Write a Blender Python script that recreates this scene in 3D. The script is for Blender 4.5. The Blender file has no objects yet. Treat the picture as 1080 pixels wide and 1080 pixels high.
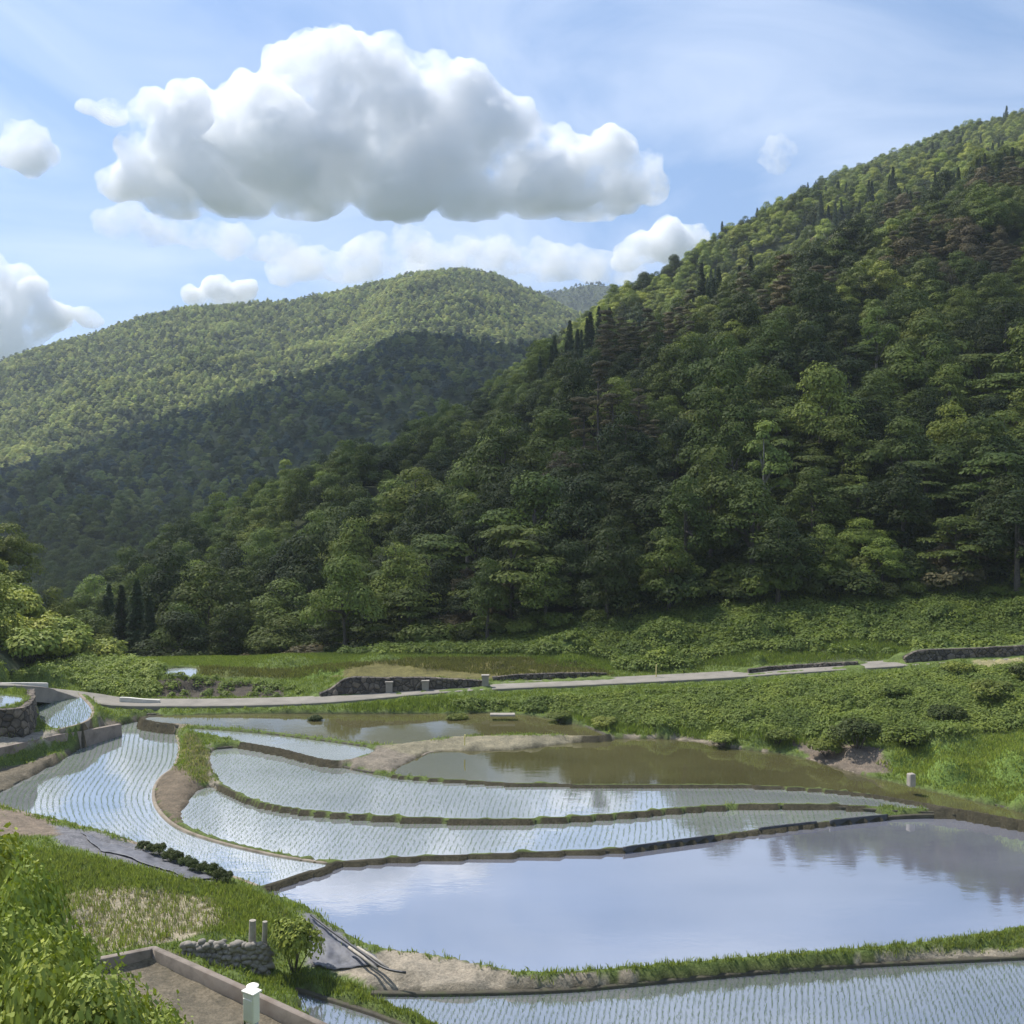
import bpy, bmesh, math, random
import numpy as np
from mathutils import Vector, noise

S = bpy.context.scene
COL = S.collection
RNG = np.random.default_rng(7)
random.seed(7)
F, HOR, CZ = 1100.0, 495.0, 20.0          # focal length and horizon measured on the photograph (1080 px wide)
PITCH = math.atan((540 - HOR) / F)
CP, SP = math.cos(PITCH), math.sin(PITCH)

# ------------------------------------------------------------------ camera maths
def ray(px, py):
    x, y = (px - 540) / F, -(py - 540) / F
    wy, wz = CP + y * SP, -SP + y * CP
    return np.array([x / wy, 1.0, wz / wy])

def U(px, py, z):
    """point on the level plane z"""
    d = ray(px, py)
    t = (z - CZ) / d[2]
    return np.array([d[0] * t, t, z])

def UD(px, py, D):
    d = ray(px, py)
    return np.array([d[0] * D, D, CZ + d[2] * D])

def proj(x, y, z):
    dz = z - CZ
    f = y * CP - dz * SP
    u = y * SP + dz * CP
    f = np.where(f > .5, f, .5)
    return 540 + F * x / f, 540 - F * u / f

# ------------------------------------------------------------------ object helpers
def tag(o, label=None, cat=None, group=None, kind=None):
    if label: o['label'] = label
    if cat: o['category'] = cat
    if group: o['group'] = group
    if kind: o['kind'] = kind
    return o

def empty(name, loc, rz=0, sc=(1, 1, 1), parent=None):
    o = bpy.data.objects.new(name, None)
    COL.objects.link(o)
    o.location = loc; o.rotation_euler = (0, 0, rz); o.scale = sc
    o.empty_display_size = .3
    if parent: o.parent = parent
    return o

def mesh_obj(name, verts, faces, mat=None, parent=None, smooth=False, attrs=None, loc=None):
    me = bpy.data.meshes.new(name)
    V = np.asarray(verts, dtype=np.float32).reshape(-1, 3)
    if isinstance(faces, np.ndarray):
        n, k = faces.shape
        me.vertices.add(len(V)); me.vertices.foreach_set('co', V.ravel())
        me.loops.add(n * k); me.loops.foreach_set('vertex_index', faces.astype(np.int32).ravel())
        me.polygons.add(n)
        me.polygons.foreach_set('loop_start', np.arange(0, n * k, k, dtype=np.int32))
        me.polygons.foreach_set('loop_total', np.full(n, k, dtype=np.int32))
        me.update(calc_edges=True)
    else:
        me.from_pydata([tuple(map(float, v)) for v in V], [], faces)
        me.update()
    if attrs:
        for nm, (dom, typ, dat) in attrs.items():
            a = me.attributes.new(nm, typ, dom)
            a.data.foreach_set({'FLOAT': 'value', 'FLOAT_COLOR': 'color', 'FLOAT_VECTOR': 'vector'}[typ], np.asarray(dat, dtype=np.float32).ravel())
    if smooth:
        me.polygons.foreach_set('use_smooth', np.ones(len(me.polygons), dtype=bool))
    if mat: me.materials.append(mat)
    o = bpy.data.objects.new(name, me)
    COL.objects.link(o)
    if loc is not None: o.location = loc
    if parent: o.parent = parent
    return o

class MB:
    """collects simple shapes into one mesh"""
    def __init__(self): self.v = []; self.f = []
    def add(self, vs, fs):
        b = len(self.v); self.v += [tuple(map(float, p)) for p in vs]; self.f += [[b + i for i in q] for q in fs]
    def tube(self, pts, rads, n=8, caps=True):
        pts = [np.asarray(p, float) for p in pts]; vs = []; fs = []
        for i, p in enumerate(pts):
            d = pts[min(i + 1, len(pts) - 1)] - pts[max(i - 1, 0)]
            d /= max(np.linalg.norm(d), 1e-6)
            a = np.cross(d, [0.31, .95, 0.02]); 
            if np.linalg.norm(a) < .1: a = np.cross(d, [1, 0, 0])
            a /= np.linalg.norm(a); b = np.cross(d, a)
            for k in range(n):
                t = 2 * math.pi * k / n
                vs.append(p + rads[i] * (a * math.cos(t) + b * math.sin(t)))
        for i in range(len(pts) - 1):
            for k in range(n):
                fs.append([i * n + k, i * n + (k + 1) % n, (i + 1) * n + (k + 1) % n, (i + 1) * n + k])
        if caps:
            fs.append(list(range(n))[::-1]); fs.append([(len(pts) - 1) * n + k for k in range(n)])
        self.add(vs, fs)
    def box(self, c, s, rz=0, bev=.0):
        bm = bmesh.new()
        bmesh.ops.create_cube(bm, size=1)
        for v in bm.verts: v.co = Vector((v.co.x * s[0], v.co.y * s[1], v.co.z * s[2]))
        if bev: bmesh.ops.bevel(bm, geom=bm.edges[:], offset=bev, segments=2, affect='EDGES', profile=.5)
        bm.verts.index_update()
        cr, sr = math.cos(rz), math.sin(rz)
        vs = [(c[0] + v.co.x * cr - v.co.y * sr, c[1] + v.co.x * sr + v.co.y * cr, c[2] + v.co.z) for v in bm.verts]
        self.add(vs, [[v.index for v in f.verts] for f in bm.faces]); bm.free()
    def build(self, name, mat, parent=None, smooth=False, loc=None):
        return mesh_obj(name, self.v, self.f, mat, parent, smooth, loc=loc)

def smooth_line(pts, step=.4, closed=False):
    """Catmull-Rom through points, resampled"""
    P = np.asarray(pts, float); n = len(P); out = []
    rng_ = range(n) if closed else range(n - 1)
    for i in rng_:
        if closed: p0, p1, p2, p3 = P[(i - 1) % n], P[i], P[(i + 1) % n], P[(i + 2) % n]
        else: p0, p1, p2, p3 = P[max(i - 1, 0)], P[i], P[i + 1], P[min(i + 2, n - 1)]
        m = max(2, int(np.linalg.norm(p2 - p1) / step))
        for t in np.arange(m) / m:
            out.append(.5 * ((2 * p1) + (p2 - p0) * t + (2 * p0 - 5 * p1 + 4 * p2 - p3) * t * t + (3 * p1 - p0 - 3 * p2 + p3) * t ** 3))
    if not closed: out.append(P[-1])
    return np.array(out)

def in_poly(x, y, poly):
    x = np.asarray(x); y = np.asarray(y); r = np.zeros(x.shape, bool); n = len(poly)
    j = n - 1
    for i in range(n):
        xi, yi = poly[i][0], poly[i][1]; xj, yj = poly[j][0], poly[j][1]
        if yi != yj:
            c = ((yi > y) != (yj > y)) & (x < (xj - xi) * (y - yi) / (yj - yi) + xi)
            r ^= c
        j = i
    return r

def seg_dist(x, y, line, closed=True):
    d = np.full(x.shape, 1e9); n = len(line)
    for i in range(n if closed else n - 1):
        a = line[i]; b = line[(i + 1) % n]
        ex, ey = b[0] - a[0], b[1] - a[1]
        L = ex * ex + ey * ey + 1e-12
        t = np.clip(((x - a[0]) * ex + (y - a[1]) * ey) / L, 0, 1)
        d = np.minimum(d, (x - a[0] - t * ex) ** 2 + (y - a[1] - t * ey) ** 2)
    return np.sqrt(d)

def fbm(x, y, scale, octv=4, seed=0.0):
    x = np.asarray(x, float); out = np.empty(x.shape)
    xf, yf, of = x.ravel(), np.asarray(y, float).ravel(), out.ravel()
    for i in range(len(xf)):
        of[i] = noise.fractal(Vector((xf[i] / scale, yf[i] / scale, seed)), 1.0, 2.0, octv)
    return of.reshape(x.shape)

# ------------------------------------------------------------------ material helpers
def new_mat(name):
    m = bpy.data.materials.new(name); m.use_nodes = True
    nt = m.node_tree; nt.nodes.clear()
    out = nt.nodes.new('ShaderNodeOutputMaterial')
    return m, nt, out

def nd(nt, t, **kw):
    n = nt.nodes.new(t)
    for k, v in kw.items():
        if k.startswith('i_'): n.inputs[k[2:].replace('_', ' ')].default_value = v
        else: setattr(n, k, v)
    return n

def ramp(nt, src, stops):
    r = nt.nodes.new('ShaderNodeValToRGB')
    e = r.color_ramp.elements
    while len(e) < len(stops): e.new(.5)
    for i, (p, c) in enumerate(stops):
        e[i].position = p; e[i].color = (*c, 1) if len(c) == 3 else c
    nt.links.new(src, r.inputs[0]); return r

def mixc(nt, fac, a, b, mode='MIX'):
    m = nt.nodes.new('ShaderNodeMix'); m.data_type = 'RGBA'; m.blend_type = mode
    for s, v in ((0, fac), (6, a), (7, b)):
        if hasattr(v, 'is_linked'): nt.links.new(v, m.inputs[s])
        else: m.inputs[s].default_value = v if s == 0 else (*v, 1)
    return m.outputs[2]

def rough_mat(name, c1, c2, scale=3.0, rough=.9, bump=.3, detail=6, c3=None, vor=None, dist=.05, metallic=0):
    """weathered surface: two or three colours mixed by noise, with bump"""
    m, nt, out = new_mat(name)
    p = nd(nt, 'ShaderNodeBsdfPrincipled', i_Roughness=rough, i_Metallic=metallic)
    tc = nd(nt, 'ShaderNodeTexCoord')
    n1 = nd(nt, 'ShaderNodeTexNoise', i_Scale=scale, i_Detail=detail, i_Roughness=.65)
    nt.links.new(tc.outputs['Object'], n1.inputs['Vector'])
    stops = [(.3, c1), (.7, c2)] if c3 is None else [(.28, c1), (.5, c2), (.72, c3)]
    col = ramp(nt, n1.outputs[0], stops).outputs[0]
    h = n1.outputs[0]
    if vor:
        v = nd(nt, 'ShaderNodeTexVoronoi', i_Scale=vor, feature='DISTANCE_TO_EDGE')
        vc = nd(nt, 'ShaderNodeTexVoronoi', i_Scale=vor)
        nt.links.new(tc.outputs['Object'], v.inputs['Vector']); nt.links.new(tc.outputs['Object'], vc.inputs['Vector'])
        gap = ramp(nt, v.outputs[0], [(.0, (.25, .25, .25)), (.09, (1, 1, 1))])
        bw = nd(nt, 'ShaderNodeRGBToBW'); nt.links.new(vc.outputs['Color'], bw.inputs[0])
        tone = ramp(nt, bw.outputs[0], [(.2, (.55, .55, .55)), (.8, (1.35, 1.3, 1.2))])
        col = mixc(nt, 1.0, col, tone.outputs[0], 'MULTIPLY')
        col = mixc(nt, 1.0, col, gap.outputs[0], 'MULTIPLY')
        mm = nd(nt, 'ShaderNodeMath', operation='ADD'); g2 = ramp(nt, v.outputs[0], [(0, (0, 0, 0)), (.2, (1, 1, 1))])
        nt.links.new(g2.outputs[0], mm.inputs[0]); nt.links.new(n1.outputs[0], mm.inputs[1]); h = mm.outputs[0]
    nt.links.new(col, p.inputs['Base Color'])
    b = nd(nt, 'ShaderNodeBump', i_Strength=bump, i_Distance=dist)
    nt.links.new(h, b.inputs['Height']); nt.links.new(b.outputs[0], p.inputs['Normal'])
    nt.links.new(p.outputs[0], out.inputs[0])
    return m

def leaf_mat(name, base, trans=.3, attr_tint=True, rough=.55):
    """foliage: per leaf variation x the colour of this plant (object property or instance attribute 'tint')"""
    m, nt, out = new_mat(name)
    a = nd(nt, 'ShaderNodeAttribute', attribute_name='shade', attribute_type='GEOMETRY')
    r = ramp(nt, a.outputs['Fac'], [(0, (.62, .68, .7)), (.5, (1, 1, 1)), (1, (1.55, 1.4, 1.1))])
    if attr_tint:
        t = nd(nt, 'ShaderNodeAttribute', attribute_name='tint', attribute_type='INSTANCER')
        col = mixc(nt, 1.0, t.outputs['Color'], r.outputs[0], 'MULTIPLY')
    else:
        col = mixc(nt, 1.0, base, r.outputs[0], 'MULTIPLY')
    p = nd(nt, 'ShaderNodeBsdfPrincipled', i_Roughness=rough)
    p.inputs['Specular IOR Level'].default_value = .1
    tr = nd(nt, 'ShaderNodeBsdfTranslucent')
    nt.links.new(col, p.inputs['Base Color'])
    c2 = mixc(nt, 1.0, col, (1.1, 1.25, .55), 'MULTIPLY'); nt.links.new(c2, tr.inputs[0])
    mx = nd(nt, 'ShaderNodeMixShader'); mx.inputs[0].default_value = trans
    nt.links.new(p.outputs[0], mx.inputs[1]); nt.links.new(tr.outputs[0], mx.inputs[2])
    nt.links.new(mx.outputs[0], out.inputs[0])
    return m

M = {}
M['leaf'] = leaf_mat('tree_leaves', None, .14)
M['bark'] = rough_mat('bark', (.05, .04, .03), (.13, .11, .09), 6, .95, .5)
M['pale_bark'] = rough_mat('pale_bark', (.18, .16, .13), (.32, .29, .25), 6, .95, .4)
M['grass_blade'] = leaf_mat('grass_blades', (.21, .24, .08), .45, False)
M['dry_blade'] = leaf_mat('dry_grass_blades', (.34, .305, .215), .25, False)
M['lawn'] = leaf_mat('bright_grass_blades', (.27, .31, .085), .4, False)
M['olive_blade'] = leaf_mat('olive_grass_blades', (.17, .165, .07), .3, False)
M['weed'] = leaf_mat('weed_leaves', (.155, .20, .05), .3, False)
M['weed_light'] = leaf_mat('light_weed_leaves', (.20, .25, .065), .3, False)
M['rice'] = leaf_mat('rice_blades', (.13, .20, .10), .3, False)
M['mud'] = rough_mat('dike_mud', (.03, .027, .018), (.065, .056, .038), 2.2, .85, .5, c3=(.06, .07, .026))
M['drymud'] = rough_mat('dry_dike_earth', (.15, .12, .085), (.30, .25, .19), 1.6, .95, .5)
M['concrete'] = rough_mat('concrete', (.24, .21, .175), (.38, .34, .285), .9, .9, .15)
M['darkconcrete'] = rough_mat('stained_shaded_concrete', (.11, .09, .07), (.24, .20, .165), .7, .92, .25, c3=(.17, .13, .10))  # stained concrete of the wall; doubles as painted shade on the kerb sides
M['palecon'] = rough_mat('pale_concrete', (.5, .47, .41), (.68, .65, .58), 1.2, .85, .1)
M['asphalt'] = rough_mat('road_surface', (.17, .155, .13), (.26, .235, .195), .8, .95, .15)
M['stone'] = rough_mat('dark_stone', (.075, .065, .055), (.17, .145, .12), 2.5, .95, .8, vor=2.2, dist=.12)
M['rubble'] = rough_mat('rubble_stone', (.16, .15, .13), (.34, .31, .27), 3, .95, .8, dist=.06)
M['plastic'] = rough_mat('black_plastic', (.02, .02, .022), (.05, .05, .055), 2, .45, .3)
M['mulch'] = rough_mat('grey_mulch_film', (.05, .052, .06), (.12, .122, .14), 1.3, .65, .5, c3=(.085, .082, .085), dist=.08)
M['white'] = rough_mat('white_paint', (.86, .79, .70), (.9, .85, .78), 5, .5, .08)
M['tarp'] = rough_mat('white_tarp', (.6, .62, .64), (.8, .8, .8), 2, .5, .4, dist=.1)
M['grey_metal'] = rough_mat('galvanised_metal', (.22, .24, .25), (.34, .36, .36), 6, .5, .05, metallic=.5)
M['wood'] = rough_mat('grey_wood', (.25, .22, .18), (.42, .38, .32), 5, .9, .4)
M['yellow'] = rough_mat('yellow_plastic', (.65, .52, .15), (.75, .66, .3), 5, .6, .05)

# ------------------------------------------------------------------ paddies: outlines taken on their own level planes
def outline(pix, z, step=.5):
    return smooth_line([U(a, b, z)[:2] for a, b in pix], step, True)

PAD = {
 'big':   (0.0, [(276,936),(350,914),(430,907),(560,902),(660,897),(750,886),(810,876),(870,870),(930,864),(1000,861),(1080,867),(1150,878),(1200,930),(1150,972),(1080,979),(1000,990),(900,1000),(800,1008),(680,1018),(580,1025),(530,1022),(480,1012),(440,1004),(410,1001),(385,995),(350,975),(312,952)]),
 'curved':(.18, [(-14,841),(0,836),(60,804),(100,780),(122,767),(145,761),(172,764),(185,774),(189,790),(183,808),(168,822),(163,838),(170,855),(190,872),(230,887),(290,902),(346,911),(312,922),(275,934),(250,925),(200,908),(150,890),(90,872),(30,857),(0,849)]),
 'lower': (.15, [(192,866),(198,846),(214,831),(236,833),(262,847),(300,856),(350,862),(430,867),(540,869),(640,864),(720,857),(800,853),(880,853),(925,857),(925,860),(870,866),(750,881),(660,893),(560,898),(430,903),(350,908),(290,899),(230,884)]),
 'middle':(.38, [(226,791),(222,806),(233,824),(262,840),(300,850),(350,856),(430,861),(540,863),(640,858),(720,851),(800,847),(880,848),(960,852),(1000,853),(970,846),(900,838),(800,831),(700,830),(640,830),(560,829),(500,826),(440,823),(390,816),(345,806),(300,795),(262,789)]),
 'olive': (.50, [(443,798),(462,793),(540,791),(600,784),(660,779),(720,781),(780,790),(840,798),(900,815),(960,829),(1080,857),(1130,868),(1100,868),(1000,851),(900,835),(800,828),(700,827),(560,826),(500,823),(440,819),(415,814)]),
 'back':  (.85,[(160,756),(250,753),(340,753),(440,753),(540,753),(600,763),(636,775),(560,775),(480,777),(430,784),(398,785),(330,777),(260,769),(210,765),(165,761)]),
 'strip': (.75,[(200,769),(260,772.5),(330,780.5),(385,788),(394,793),(372,800),(345,801),(300,790),(255,782),(225,776)]),
 'near':  (-.5, [(392,1048),(480,1048),(600,1045),(720,1034),(860,1022),(1080,1011),(1200,1006),(1230,1060),(1150,1110),(800,1125),(540,1120),(470,1085),(430,1066)]),
 'corner':(-.7, [(312,1045),(345,1054),(400,1072),(440,1090),(450,1110),(380,1115),(330,1085)]),
 'upper': (1.8, [(32,733),(60,732),(84,734),(97,748),(90,760),(62,768),(42,760),(36,745)]),
 'top':   (3.8, [(-60,735),(-10,733),(24,737),(12,743),(-8,747),(-60,751)]),
 'field': (2.25, [(170,711),(176,706),(190,704.5),(207,705),(205,713),(190,714)]),
}
OUT = {k: outline(v[1], v[0]) for k, v in PAD.items()}

# ------------------------------------------------------------------ ground
ctrl = []
def cp(*pts):
    for a, b, z in pts: ctrl.append(U(a, b, z))
cp((0,862,.7),(60,882,.7),(130,902,.6),(220,932,.5),(60,912,1.0),(150,932,.9),(230,962,.7),(60,962,1.2),(150,985,1.2),(215,983,1.0),(262,982,.8),(150,996,1.1),
   (-60,860,1),(-60,920,1.5),(170,1045,.35),(250,1078,.3),(120,1040,.5),(80,1080,.8),
   (235,1030,-.35),(275,1034,-.4),(300,1018,-.2),(330,1018,-.1),(390,1030,-.05),(330,965,.25),(250,942,.4),(290,960,.4),(300,1045,-.4),(330,1034,-.3),
   (370,1050,-.3),(430,1070,-.3),(470,1090,-.35),(560,1032,.2),(700,1024,.2),(860,1013,.2),(1080,1000,.2),(1200,995,.2),(480,1030,.2),(430,1018,.15),
   (960,815,.9),(1040,838,.95),(1000,800,2.2),(1080,790,3.0),(1080,830,1.9),(1160,840,2.2),(1160,800,3.4),(940,790,1.8),(1080,740,3.7),(1160,740,4.4),(1080,703,3.9),
   (900,790,1.5),(840,788,.9),(900,760,2.6),(900,732,3.0),(900,713,3.1),(1000,770,2.9),(1000,730,3.5),(1000,705,3.6),(700,772,.95),(700,760,1.7),(700,740,1.8),(700,724,1.75),(800,772,1.5),(800,750,2.2),(800,722,2.05),
   (600,755,1.4),(600,735,1.6),(600,727,1.55),(500,748,1.35),(500,735,1.4),(400,748,1.3),(400,740,1.4),(300,748,1.2),(220,749,1.1),(150,750,1.1),
   (200,733,1.2),(260,733,1.3),(200,716,2.1),(280,712,2.1),(240,704,2.5),(330,733,1.3),(345,704,2.5),(380,702,2.7),(450,700,2.75),(520,698,2.8),(600,692,3.1),(560,705,2.5),(620,709,2.4),
   (600,672,4.1),(400,690,3.1),(300,692,2.8),(700,690,3.6),(720,706,2.6),(800,690,3.9),(800,697,3.6),(800,655,5.8),(900,680,4.6),(1000,675,5.2),(1000,645,6.6),(1080,670,6),(1080,640,7),(1160,640,7.5),(700,660,5),(150,700,2.6),(100,712,2.0),(120,728,1.4),
   (130,769,.7),(60,782,1.6),(100,774,1.2),(0,787,1.9),(-60,800,2.1),(0,776,1.95),(40,770,1.75),(-60,780,2.1),(160,757,1.0),(140,757,1.1),(110,757,1.5),(30,727,3.0),(60,727,2.4),(0,722,4.0),(-60,722,4.6),(-60,700,6),(0,700,5),(50,705,3.4),
   (410,800,.85),(440,793,.85),(380,803,.8),(400,806,.8),(500,784,.9),(560,781,.9),(620,778,.9),(208,800,.9),(212,785,.9),(216,812,.85),(204,818,.75),(190,832,.5),(182,850,.35),(205,776,.9),(225,783,.8),
   (180,822,.4),(880,800,.9),(660,774,.95),(760,783,.85))
for x in range(-60, 90, 12):
    ctrl += [np.array([x, -25, 19.3]), np.array([x, 0, 18.2]), np.array([x, 8, 14.4]), np.array([x, 14, 11.2]), np.array([x, 20, 6.8]), np.array([x, 26.5, 2.4])]
for D in (112, 125, 140, 165, 200):
    for px, py in ((-150,700),(-60,702),(0,712),(60,718),(110,720),(160,716),(210,712),(260,710),(320,706),(400,702),(500,692),(600,684),(700,676),(800,668),(950,658),(1080,655),(1250,655),(1450,655)): ctrl.append(UD(px, py, D))
for i_ in range(31):
    u_ = i_ / 30; q = U(162, 999, .95) * (1 - u_) + U(112, 1009, .95) * u_; w_ = U(162, 999, .95) * (1 - u_) + U(345, 1082, .25) * u_
    ctrl += [q + np.array([0, .5, -.12]), q + np.array([0, -.6, -.55]), w_ + np.array([.35, .45, -.3 - .3 * u_]), w_ + np.array([-.4, -.5, -.5])]
for k, (z, _) in PAD.items():
    for p in OUT[k][::3]: ctrl.append(np.array([p[0], p[1], z + .10]))
WALLS = dict(
 high=[(-90,786,1.9,1.95),(0,779,1.9,1.95),(20,777,1.9,1.93),(32,772,1.9,1.9),(37,763,1.9,1.9),(37,752,1.92,1.85)],
 conc=[(-110,832,.5,1.45),(-60,822,.5,1.45),(0,811,.5,1.4),(60,792,.5,1.1),(100,779,.55,.7),(128,769,.65,.38)],
 field=[(338,735,1.5,.25),(350,734,1.5,.6),(368,732.5,1.55,1.35),(400,731,1.6,1.25),(440,728,1.7,1.05),(480,725,1.85,.7),(515,722.5,1.95,.3)],
 mound=[(520,717.5,1.95,.25),(545,716,2.0,.34),(600,713.5,2.15,.3),(640,711.5,2.25,.12)],
 rise=[(790,708,2.9,.15),(820,706,3.0,.26),(870,702.5,3.35,.22),(905,699.5,3.7,.12)],
 end=[(955,698,3.95,.4),(970,697,4.0,.85),(1010,695,4.2,.85),(1060,691.5,4.45,.75),(1130,688.5,4.75,.8),(1230,682,5.2,.6)])
for k, pts in WALLS.items():
    L = smooth_line([[*U(p, q, z), h] for p, q, z, h in pts], .6)
    t = np.gradient(L[:, :2], axis=0); t /= np.linalg.norm(t, axis=1)[:, None]
    for q, (tx, ty) in zip(L, t):
        for d_, z in ((.55, q[2]), (1.1, q[2]), (-.75, q[2] + q[3] - .04), (-1.3, q[2] + q[3])): ctrl.append(np.array([q[0] + ty * d_, q[1] - tx * d_, z]))
ROAD = [(-90,716,5.0),(0,722,3.9),(50,728,2.5),(90,735,1.6),(125,741,1.2),(180,742,1.2),(250,741.5,1.25),(340,738.5,1.4),(440,730,1.6),(520,724.5,1.75),(620,720,1.95),(700,716,2.2),(780,711.5,2.55),(860,706,3.1),(960,699.5,3.75),(1080,692,4.3),(1200,684,5.0)]
rl0 = smooth_line([U(*p) for p in ROAD], 1.0)
for q, t in zip(rl0, np.gradient(rl0, axis=0)):
    t = t / np.linalg.norm(t[:2])
    for d_, e_ in ((-1.4, .02), (0, .1), (1.4, .06), (2.2, .25)): ctrl.append(np.array([q[0] + t[1] * d_, q[1] - t[0] * d_, q[2] - e_]))
ctrl = np.array(ctrl)

def axis(parts):
    a = []
    for lo, hi, st in parts: a += list(np.arange(lo, hi, st))
    return np.array(a + [parts[-1][1]])
gx = axis([(-150, -60, 3), (-60, -40, .6), (-40, 48, .24), (48, 70, .6), (70, 160, 3)])
gy = axis([(-60, 0, 4), (0, 33, .8), (33, 50, .22), (50, 100, .26), (100, 116, .6), (116, 200, 3)])
GX, GY = np.meshgrid(gx, gy)
def idw(x, y):
    x = x.ravel(); y = y.ravel(); out = np.empty(len(x))
    for s in range(0, len(x), 20000):
        d2 = (x[s:s+20000, None] - ctrl[None, :, 0]) ** 2 + ((y[s:s+20000, None] - ctrl[None, :, 1])) ** 2 + .05
        w = 1 / d2 ** 1.7
        out[s:s+20000] = (w * ctrl[None, :, 2]).sum(1) / w.sum(1)
    return out
GZ = idw(GX, GY).reshape(GX.shape)
GZ += .05 * fbm(GX[::1, ::1] , GY, 1.1, 3, 2.0) + .10 * fbm(GX, GY, 5.0, 2, 9.0) * (GY > 20)
WET = np.zeros(GX.shape)
for k, (z, _) in PAD.items():
    o = OUT[k]
    bx = (GX > o[:, 0].min() - 2) & (GX < o[:, 0].max() + 2) & (GY > o[:, 1].min() - 2) & (GY < o[:, 1].max() + 2)
    x, y = GX[bx], GY[bx]
    ins = in_poly(x, y, o); d = seg_dist(x, y, o)
    zz = GZ[bx]
    zz = np.where(ins, z - np.clip(d * .8, .02, .25), np.where((d < .5) , np.maximum(zz, z + .03 + .05 * np.clip(d / .5, 0, 1)), zz))
    GZ[bx] = zz
    WET[bx] = np.maximum(WET[bx], np.where(ins, 1.0, 0))

def ground_z(x, y):
    i = np.clip(np.searchsorted(gx, x) - 1, 0, len(gx) - 2); j = np.clip(np.searchsorted(gy, y) - 1, 0, len(gy) - 2)
    u = (x - gx[i]) / (gx[i+1] - gx[i]); v = (y - gy[j]) / (gy[j+1] - gy[j])
    return (GZ[j, i] * (1-u) * (1-v) + GZ[j, i+1] * u * (1-v) + GZ[j+1, i] * (1-u) * v + GZ[j+1, i+1] * u * v)
def ground_wet(x, y):
    i = np.clip(np.searchsorted(gx, x) - 1, 0, len(gx) - 2); j = np.clip(np.searchsorted(gy, y) - 1, 0, len(gy) - 2)
    return np.maximum.reduce([WET[j, i], WET[j, i+1], WET[j+1, i], WET[j+1, i+1]])

GRASS, DRY, SOIL, TAN, GREY, RED, ROCK, LIGHT, MUD = (.11,.15,.045), (.30,.265,.20), (.150,.130,.10), (.29,.255,.21), (.17,.17,.19), (.19,.155,.125), (.075,.065,.055), (.135,.20,.05), (.055,.05,.035)
ZONES = [  # (kind, colour, outline on the photograph), later ones win
 ('light', LIGHT, [(925,806),(950,790),(1000,785),(1090,770),(1150,790),(1150,860),(1080,850),(960,825)]),
 ('field', (.135,.125,.05), [(365,700),(450,694),(560,694),(620,700),(650,712),(560,716),(400,716),(350,714)]),
 ('light', LIGHT, [(300,706),(370,699),(360,712),(310,716)]),
 ('field', (.11,.13,.045), [(200,703),(300,705),(310,716),(220,714)]),
 ('dry', DRY, [(50,948),(110,935),(170,938),(232,950),(240,975),(192,992),(150,996),(110,1004),(60,1000),(30,975)]),
 ('soil', SOIL, [(60,1010),(112,1008),(165,999),(345,1082),(360,1110),(60,1110)]),
 ('grey', GREY, [(48,868),(110,879),(180,901),(238,930),(200,928),(130,908),(60,890)]),
 ('red', RED, [(-60,850),(0,851),(50,864),(62,880),(0,884),(-60,880)]),
 ('grey', GREY, [(318,960),(350,978),(400,1012),(395,1026),(328,1018)]),
 ('tan', TAN, [(350,1022),(395,1004),(410,1001),(440,1004),(480,1012),(530,1022),(560,1029),(700,1021),(860,1012),(1090,999),(1250,992),(1250,1004),(1090,1009),(860,1020),(700,1034),(600,1044),(480,1048),(400,1046)]),
 ('concrete', (.27,.245,.21), [(-80,786),(0,776),(60,769),(100,765),(140,757),(150,761),(120,768),(60,780),(0,792),(-80,808)]),
 ('soil', SOIL, [(-60,812),(0,812),(100,782),(130,766),(126,772),(60,806),(0,838),(-60,860)]),
 ('tan', (.24,.205,.165), [(88,762),(150,756),(200,757),(240,764),(190,764),(150,762),(120,766)]),
 ('dirt', (.145,.118,.09), [(162,838),(168,821),(186,806),(200,812),(214,829),(198,845),(190,868),(172,856)]),
 ('dryhump', (.15,.145,.05), [(192,772),(208,776),(222,800),(224,826),(205,822),(196,810),(190,800)]),
 ('tan', TAN, [(222,784),(229,794),(225,814),(230,827),(222,828),(219,800)]),
 ('dirt', (.20,.175,.145), [(350,803),(385,797),(398,786),(445,790),(444,800),(412,814),(390,813)]),
 ('tan', (.22,.20,.145), [(398,786),(435,783),(480,777),(560,775),(636,775),(660,777),(600,783),(540,790),(462,793),(440,798)]),
 ('tan', (.24,.21,.165), [(650,774),(720,776),(800,790),(860,800),(840,799),(780,791),(720,782),(660,780)]),
 ('dirt', (.17,.14,.115), [(825,780),(925,788),(938,814),(900,815),(860,802)]),
 ('dry', (.3,.27,.15), [(1025,697),(1090,693),(1090,712),(1040,712)]),
 ('rock', ROCK, [(160,716),(225,716),(300,724),(300,735),(165,735)]),
]
def zone_cols(x, y, z):
    px, py = proj(x, y, z)
    px = px + 5.0 * ZN1; py = py + 2.0 * ZN2
    col = np.tile(np.array(GRASS), (len(x), 1)); zid = np.zeros(len(x), int)
    for i, (k, c, poly) in enumerate(ZONES):
        m = in_poly(px, py, poly); col[m] = c; zid[m] = i + 1
    return col, zid
ZN1 = fbm(GX, GY, 1.3, 3, 4.0).ravel(); ZN2 = fbm(GX, GY, 1.3, 3, 14.0).ravel()
gcol, gzid = zone_cols(GX.ravel(), GY.ravel(), GZ.ravel())
gcol[WET.ravel() > .5] = MUD
ny, nx = GX.shape
ii = np.arange(ny * nx).reshape(ny, nx)
gf = np.stack([ii[:-1, :-1], ii[:-1, 1:], ii[1:, 1:], ii[1:, :-1]], -1).reshape(-1, 4)
m, nt, out = new_mat('ground')
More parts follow.
